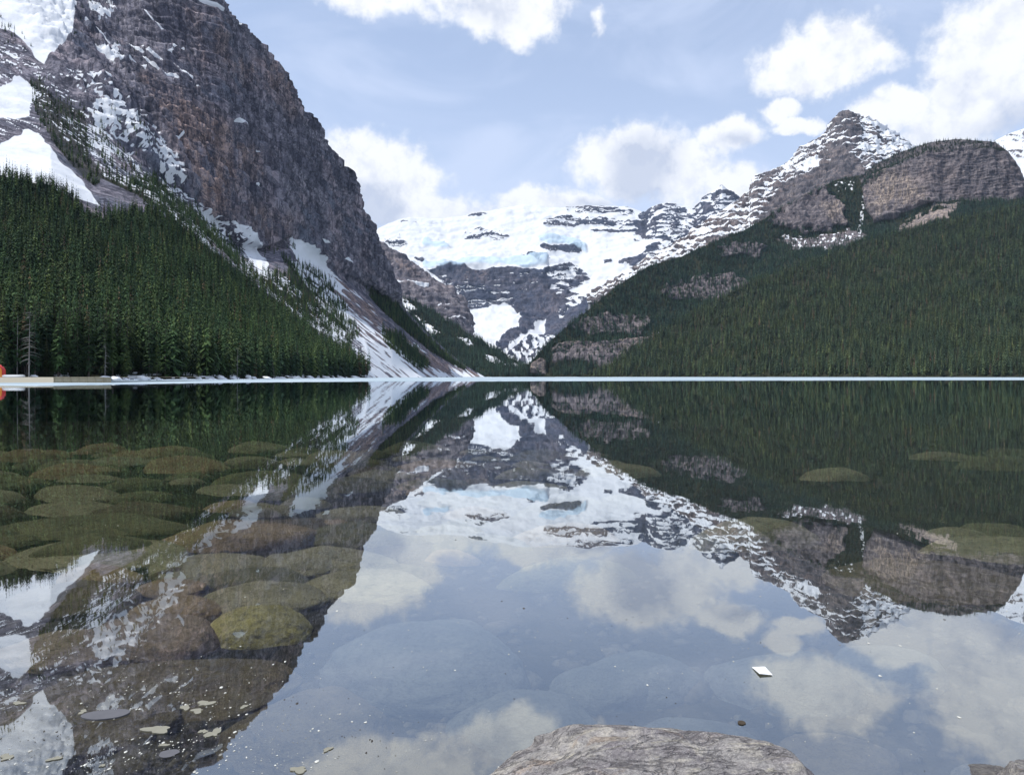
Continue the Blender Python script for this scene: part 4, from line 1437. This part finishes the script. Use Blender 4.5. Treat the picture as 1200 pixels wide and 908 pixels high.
def granite_material():
    m, t = new_mat('dry_quartzite')
    co = t.n('ShaderNodeTexCoord').outputs['Object']
    n1 = t.noise(co, 2.6, 7, .62, .6)
    n2 = t.noise(co, 9, 7, .68, .8)
    n3 = t.noise(co, 60, 4, .7)
    vein = t.noise(t.scale(co, (1.2, 4.5, 2.0)), 3.4, 5, .6, 1.6)
    c = t.mix(t.step(n1, .34, .64), (.24, .215, .22), (.40, .375, .35))
    c = t.mix(t.step(n2, .48, .62), c, (.50, .46, .40))
    c = t.mix(t.m('MULTIPLY', t.step(t.noise(co, 5.5, 5, .6, 1.0), .60, .70), .45), c, (.36, .25, .16))
    c = t.mix(t.m('MULTIPLY', t.step(vein, .60, .68), .6), c, (.62, .56, .42))
    c = t.mix(t.m('MULTIPLY', t.step(n2, .44, .30), .85), c, (.09, .08, .08))
    c = t.mix(t.m('MULTIPLY', t.step(n3, .56, .42), .55), c, t.mix(1.0, c, (.4, .4, .42), 'MULTIPLY'))
    seam = t.m('ABSOLUTE', t.m('SUBTRACT', t.noise(t.scale(co, (1.0, 2.2, 1.5)), 2.2, 6, .62, .8), .5))
    c = t.mix(t.m('MULTIPLY', t.step(seam, .012, .002), .55), c, (.08, .07, .07))
    c = t.mix(t.m('MULTIPLY', t.step(t.noise(co, 130, 2, .6), .58, .70), .5), c, (.60, .58, .55))
    h = t.m('ADD', t.m('MULTIPLY', n2, 1.0), t.m('ADD', t.m('MULTIPLY', n3, .22), t.m('MULTIPLY', vein, .4)))
    t.out(t.principled(c, .8, .3, t.bump(t.m('ADD', h, t.m('MULTIPLY', t.step(seam, .0, .02), .15)), 1.0, .06)))
    return m


MAT_GRANITE = granite_material()


def dry_rock(name, seed, loc, scl, rz, label, sub=6, ang=.8):
    me = boulder_mesh(seed, sub, 1.4, ang)
    me.materials.append(MAT_GRANITE)
    o = bpy.data.objects.new(name, me)
    COL.objects.link(o)
    o.location, o.scale, o.rotation_euler = loc, scl, (0, 0, rz)
    return tag(o, label, 'boulder')


dry_rock('boulder', 5, (.53, 2.42, -.21), (1.12, .74, .54), .1, 'dry grey and tan quartzite boulder breaking the surface at bottom centre')
dry_rock('boulder', 8, (2.10, 2.58, -.12), (.44, .40, .30), .3, 'small dry grey boulder cut off at the bottom right corner')
dry_rock('boulder', 14, (1.93, 2.86, -.045), (.14, .10, .075), -.5, 'pointed wet stone tip just left of the corner boulder', 5, .9)


# ------------------------------------------------------------------ things afloat
def flat_material(name, col, rough=.7):
    m, t = new_mat(name)
    co = t.n('ShaderNodeTexCoord').outputs['Object']
    f = t.noise(co, 30, 4, .6)
    t.out(t.principled(t.mix(f, tuple(k * .75 for k in col), col), rough, .2))
    return m


def flake(name, px, py, w, h, mat, label, cat, seed, rz=0.0, curl=.15, n=22, jag=.25):
    """thin curled flake floating on the surface, w x h in photo pixels"""
    rs = random.Random(seed)
    Y = H * F / (py - HY)
    a = w * .42 * Y / F
    b = h * .42 * Y / F / (H / math.hypot(Y, H))
    th = max(.0015, a * .04)
    e = []
    phs = [rs.uniform(0, 6.28) for _ in range(4)]
    for k in range(n):
        u = k * 2 * math.pi / n
        r = 1 + jag * sum(math.sin(q * u + ph) / q for q, ph in zip((2, 3, 5, 7), phs)) * .6
        x, y = a * r * math.cos(u), b * r * math.sin(u)
        e.append((x, y, th * .4 + curl * .12 * a * (abs(math.cos(u)) ** 2)))
    v = [(0, 0, th)] + [(x, y, z + th) for x, y, z in e] + [(x, y, z * .3 - th * .3) for x, y, z in e] + [(0, 0, -th * .5)]
    f = []
    for k in range(n):
        k2 = (k + 1) % n
        f += [(0, 1 + k, 1 + k2), (1 + k, 1 + n + k, 1 + n + k2, 1 + k2), (2 * n + 1, 1 + n + k2, 1 + n + k)]
    o = mesh_obj(name, v, f, mat)
    o.location = ((px - 600) / F * Y, Y, .001)
    o.rotation_euler = (0, 0, rz)
    return tag(o, label, cat)


M_POLLEN = flat_material('pale_yellow_foam', (.25, .24, .19))
M_BARK_FLAKE = flat_material('grey_bark', (.12, .12, .13))
M_PAPER = flat_material('white_paper', (.88, .88, .88))
M_LEAF = flat_material('dark_leaf', (.06, .045, .03))
flake('bark_flake', 124, 838, 62, 13, M_BARK_FLAKE, 'long grey bark flake floating in the bottom left shallows', 'bark', 1, .12, .1, jag=.12)
flake('bark_flake', 198, 883, 26, 10, M_BARK_FLAKE, 'small grey bark flake floating near the bottom left edge', 'bark', 2, 0, .1)
for i, (x, y, w, h, r, lb) in enumerate((
        (184, 855, 32, 10, .25, 'largest pale yellow foam patch below the long bark flake'),
        (241, 824, 19, 7, .2, 'upper one of two pale foam patches close together right of the bark'),
        (231, 833, 15, 6, .4, 'lower one of two pale foam patches close together right of the bark'),
        (250, 859, 19, 9, .3, 'pale foam patch nearest the blue sky reflection'),
        (217, 829, 13, 6, -.2, 'whitish foam patch left of the close pair'),
        (238, 857, 10, 5, 0, 'tiny foam patch beside the one near the sky reflection'),
        (97, 834, 10, 5, .5, 'small cream foam patch at the left tip of the long bark flake'),
        (192, 873, 11, 4, .2, 'narrow foam patch above the small bark flake'),
        (8, 887, 18, 7, .2, 'cream foam patch at the left picture edge'),
        (64, 889, 16, 5, .1, 'narrow cream foam patch on the bright reflection at bottom left'),
        (22, 824, 16, 4, .2, 'thin cream foam patch above the bright reflection at bottom left'),
        (120, 897, 6, 4, 0, 'dot of foam near the bottom edge left of the small bark flake'),
        (384, 878, 11, 5, 0, 'white foam dot on the blue sky reflection at bottom'),
        (350, 902, 24, 7, .2, 'white foam streak at the bottom edge on the sky reflection'),
        (286, 828, 9, 4, 0, 'foam dot right at the rim of the sky reflection'))):
    flake('foam_patch', x, y, w, h, M_POLLEN, lb, 'foam', 40 + i, r, .1, n=30, jag=1.0)


def paper():
    Y = H * F / (787 - HY)
    k = Y / F
    a = 8 * k
    b = 4.3 * k / (H / math.hypot(Y, H))
    v = []
    for z in (.004, .001):
        v += [(-a * 1.0, b, z), (a * .86, b * .9, z + .004), (a * 1.02, -b, z), (-a * .82, -b * .95, z + .006)]
    f = [(0, 1, 2, 3), (7, 6, 5, 4)] + [(i, i + 4, (i + 1) % 4 + 4, (i + 1) % 4) for i in range(4)]
    o = mesh_obj('paper_scrap', v, f, M_PAPER)
    o.location = ((893 - 600) / F * Y, Y, .002)
    tag(o, 'small white square of paper floating on the water', 'paper')


paper()
flake('leaf_scrap', 892, 783, 7, 4, M_LEAF, 'dark scrap lying against the white paper', 'leaf', 71, .3)
flake('leaf_scrap', 869, 847, 11, 5, M_LEAF, 'small dark leaf floating behind the right of the granite boulder', 'leaf', 72, .5, .5)


def specks():
    n = 1300
    py = 470 + 436 * RNG.random(n) ** .7
    px = RNG.uniform(0, 1200, n)
    left = RNG.random(n) < .62
    px = np.where(left, RNG.normal(190, 130, n), px)
    py = np.where(left, 760 + 146 * RNG.random(n) ** .6, py)
    Y = H * F / (py - HY)
    r = RNG.lognormal(-.65, .5, n).clip(.25, 2.2) * np.minimum(Y, 4.2) / F * 1.1
    V, Fc = [], []
    for i in range(n):
        X = (px[i] - 600) / F * Y[i]
        k = 5
        b = len(V)
        a0 = random.random() * 6
        for j in range(k):
            a = a0 + j * 6.283 / k
            q = r[i] * random.uniform(.5, 1.3)
            V.append((X + q * math.cos(a), Y[i] + q * 1.5 * math.sin(a), .0012))
        V.append((X, Y[i], .0012 + r[i] * .35))
        for j in range(k):
            Fc.append((b + j, b + (j + 1) % k, b + k))
    m, t = new_mat('floating_specks')
    co = t.n('ShaderNodeTexCoord').outputs['Object']
    f = t.noise(co, 2.3, 1, .5)
    t.out(t.principled(t.mix(t.step(f, .42, .50), (.05, .045, .04), (.55, .55, .50)), .8, .1))
    o = mesh_obj('floating_specks', V, Fc, m)
    tag(o, 'tiny pollen and dust specks scattered over the water', 'specks', None, 'stuff')


specks()


# ------------------------------------------------------------------ the left shore
def box(bm, x0, x1, y0, y1, z0, z1):
    r = bmesh.ops.create_cube(bm, size=1)
    for v in r['verts']:
        v.co = ((x0 + x1) / 2 + v.co.x * (x1 - x0), (y0 + y1) / 2 + v.co.y * (y1 - y0), (z0 + z1) / 2 + v.co.z * (z1 - z0))
    return r['verts']


def bm_obj(name, bm, mat, parent=None, bevel=0.0, smooth=False):
    if bevel:
        bmesh.ops.bevel(bm, geom=list(bm.edges), offset=bevel, segments=1, affect='EDGES')
    me = bpy.data.meshes.new(name)
    bm.to_mesh(me)
    bm.free()
    me.materials.append(mat)
    if smooth:
        me.polygons.foreach_set('use_smooth', [True] * len(me.polygons))
    o = bpy.data.objects.new(name, me)
    COL.objects.link(o)
    if parent:
        o.parent = parent
    return o


M_TIMBER = bark_material('weathered_timber', (.22, .19, .13), (.36, .32, .23))
M_SAND = flat_material('pale_sand', (.36, .33, .26))
M_RED = flat_material('red_paint', (.62, .055, .05), .45)
M_ORANGE = flat_material('orange_paint', (.72, .27, .04), .5)
M_DARK = flat_material('dark_interior', (.02, .02, .022))
M_WHITE = flat_material('white_board', (.75, .73, .68))
M_HULL = flat_material('grey_hull', (.52, .54, .56), .35)


def left_shore():
    # sand spit
    Y0 = 166
    xs = np.linspace(-330, -107, 80)
    ys = np.linspace(0, 1, 12)
    X, U = np.meshgrid(xs, ys)
    w = np.interp(xs, [-330, -150, -120, -98], [60, 66, 75, 84])
    Y = Y0 + U * w + np.interp(xs, [-330, -130, -115, -98], [-16, 0, 13, 14])
    Z = -.15 + 1.5 * np.clip(U / np.interp(xs, [-330, -125, -112, -98], [.35, .3, .06, .04]), 0, 1) ** .7 + .06 * fbm(X / 3, Y / 3, X * 0, 3)
    o = mesh_obj('sand_spit', np.stack([X, Y, Z], -1).reshape(-1, 3), grid_faces(*X.shape), M_SAND, smooth=True)
    tag(o, 'pale sandy strip of shore at the far left', None, None, 'structure')
    # timber wall: each plank section between posts is a part
    e = empty('timber_wall', ((97 - 600) / F * 178, 178, 0), 'low weathered timber wall along the left shore', 'wall', None, math.radians(4))
    Lw = 13.6
    for k in range(7):
        for r in range(2):
            bm = bmesh.new()
            x0 = -Lw / 2 + k * Lw / 7
            box(bm, x0 + .03, x0 + Lw / 7 - .03, -.1, .1, .02 + r * .66, .64 + r * .66)
            bm_obj('plank', bm, M_TIMBER, e, .02)
    for k in range(8):
        bm = bmesh.new()
        x0 = -Lw / 2 + k * Lw / 7
        box(bm, x0 - .11, x0 + .11, -.26, -.11, -.3, 1.33)
        bm_obj('post', bm, M_TIMBER, e, .02)
    bm = bmesh.new()
    box(bm, -Lw / 2 - .2, Lw / 2 + .2, -.3, .3, 1.335, 1.43)
    bm_obj('top_rail', bm, M_TIMBER, e, .02)
    # upturned rowing boat
    Yb = 190
    e = empty('rowing_boat', ((16 - 600) / F * Yb, Yb, 1.36), 'pale grey upturned boat lying on the left shore', 'boat', None, math.radians(6))
    v, f = [], []
    n, k = 22, 10
    for i in range(n):
        u = i / (n - 1) * 2 - 1
        wv = .62 * (1 - abs(u) ** 2.6) ** .6 + .015
        hgt = .62 * (1 - .35 * abs(u) ** 3)
        for j in range(k):
            a = math.pi * j / (k - 1)
            v.append((u * 2.9, wv * math.cos(a), hgt * math.sin(a) ** .7 + .12 * abs(u) ** 3))
    for i in range(n - 1):
        for j in range(k - 1):
            a = i * k + j
            f.append((a, a + k, a + k + 1, a + 1))
    f.append(tuple(range(k)))
    f.append(tuple(range((n - 1) * k, n * k))[::-1])
    mesh_obj('hull', v, f, M_HULL, e, True)
    bm = bmesh.new()
    box(bm, -2.5, 2.5, -.03, .03, .56, .68)
    bm_obj('keel', bm, M_HULL, e, .01)
    # red rounded shelter, cut by the frame
    Yr = 192
    xr = (-9 - 600) / F * Yr
    e = empty('red_shelter', (xr, Yr, 1.3), 'red rounded shelter with orange frame at the left picture edge', 'shelter')
    r, dep, nseg = 2.8, 1.2, 20

    def arch(r0, r1, y0, y1, mat, nm, wall):
        v, f = [], []
        prof = [(1, 0)] + [(math.cos(a), math.sin(a)) for a in np.linspace(0, math.pi, nseg)] + [(-1, 0)]
        for (cx, cz) in prof:
            zz = wall if (cx, cz) not in (prof[0], prof[-1]) or abs(cz) > 1e-9 else 0
            for rr, yy in ((r0, y0), (r1, y0), (r1, y1), (r0, y1)):
                v.append((cx * rr, yy, (zz if cz or zz else 0) + cz * rr * .75))
        v[0:4] = [(r0, y0, 0), (r1, y0, 0), (r1, y1, 0), (r0, y1, 0)]
        v[-4:] = [(-r0, y0, 0), (-r1, y0, 0), (-r1, y1, 0), (-r0, y1, 0)]
        m_ = len(prof)
        for i in range(m_ - 1):
            for q in range(4):
                a, b = i * 4 + q, i * 4 + (q + 1) % 4
                f.append((a, a + 4, b + 4, b))
        f += [(0, 1, 2, 3), (4 * m_ - 1, 4 * m_ - 2, 4 * m_ - 3, 4 * m_ - 4)]
        return mesh_obj(nm, v, f, mat, e)
    arch(r - .18, r, 0, dep, M_RED, 'roof_shell', 1.6)
    arch(r - .75, r - .2, -.06, .25, M_ORANGE, 'front_frame', 1.6)
    bm = bmesh.new()
    box(bm, -r + .7, r - .7, .9, 1.1, .9, 3.2)
    bm_obj('back_wall', bm, M_DARK, e)
    bm = bmesh.new()
    box(bm, -r + .72, r - .72, -.02, .12, 0, 1.0)
    bm_obj('counter', bm, M_WHITE, e, .02)
    bm = bmesh.new()
    box(bm, r - 1.5, r - 1.36, -.04, .1, 1.0, 3.0)
    bm_obj('window_post', bm, M_ORANGE, e)


left_shore()


def shore_snow():
    """old snowbanks along the left water line"""
    m, t = new_mat('old_snow')
    co = t.n('ShaderNodeTexCoord').outputs['Object']
    f = t.noise(co, 1.5, 4, .6)
    t.out(t.principled(t.mix(f, (.78, .80, .83), (.90, .90, .90)), .9, .1))
    rs = random.Random(3)
    spec = [(72, 5, 1.1, 3.0), (55, 4, .9, 0), (113, 3.5, 1.0, 0), (122, 5.5, 1.4, 0), (135, 4.5, 1.2, 0), (148, 3.0, .7, 0), (165, 4.5, 1.7, 0), (172, 3.4, 1.2, 0), (184, 3, .9, 0), (215, 3.5, .8, 0), (233, 3, .9, 0),
            (258, 6, 1.5, 0), (272, 5, 1.2, 0), (290, 5, 1.6, 1), (297, 4, 1.3, 0), (312, 6, 1.2, 0), (330, 6, 1.1, 0), (346, 7, 1.3, 0), (362, 8, 1.4, 0), (380, 9, 1.5, 0), (398, 10, 1.6, 0), (414, 12, 1.7, 0), (40, 2.5, .6, 2.2), (67, 2.2, .9, 6.0)]
    ls = np.array(LEFT_SHORE)
    for i, (px, wd, ht, up) in enumerate(spec):
        Y = float(np.interp(px, ls[:, 0], ls[:, 1])) + 1.0 + up * 2.2
        bm = bmesh.new()
        bmesh.ops.create_icosphere(bm, subdivisions=3, radius=1)
        for v in bm.verts:
            n = fbm(np.array([v.co.x * 1.7 + i * 3]), np.array([v.co.y * 1.7]), np.array([v.co.z * 1.7]), 3)[0]
            v.co = v.co * (1 + .5 * n)
            if v.co.z < -.1:
                v.co.z = -.1
            v.co = (v.co.x * wd / 2, v.co.y * wd * .4, v.co.z * ht)
        z = shore_z(px, Y) + .05
        o = bm_obj('snow_patch', bm, m, None, 0, True)
        o.location = ((px - 600) / F * Y, Y, z)
        o.rotation_euler = (0, rs.uniform(-.15, .25), rs.uniform(-.3, .3))
        where = 'beside the timber wall' if px < 130 else ('before the middle of the left forest' if px < 280 else 'toward the right end of the left forest')
        tag(o, 'melting white snow patch on the shore ' + where, 'snow patch', 'shore snow patches ' + where)


shore_snow()


# ================================================================== AIR
def haze():
    m, t = new_mat('valley_haze')
    pv = t.n('ShaderNodeVolumePrincipled')
    pv.inputs['Color'].default_value = (.55, .74, 1.0, 1)
    pv.inputs['Density'].default_value = HAZE
    pv.inputs['Anisotropy'].default_value = 0.0
    t.out(None, pv.outputs[0])
    bm = bmesh.new()
    box(bm, -9500, 9500, -200, 12500, -22, 2600)
    o = bm_obj('haze', bm, m)
    tag(o, 'thin bluish mountain haze filling the valley', 'haze', None, 'stuff')


HAZE = 0.000018
haze()
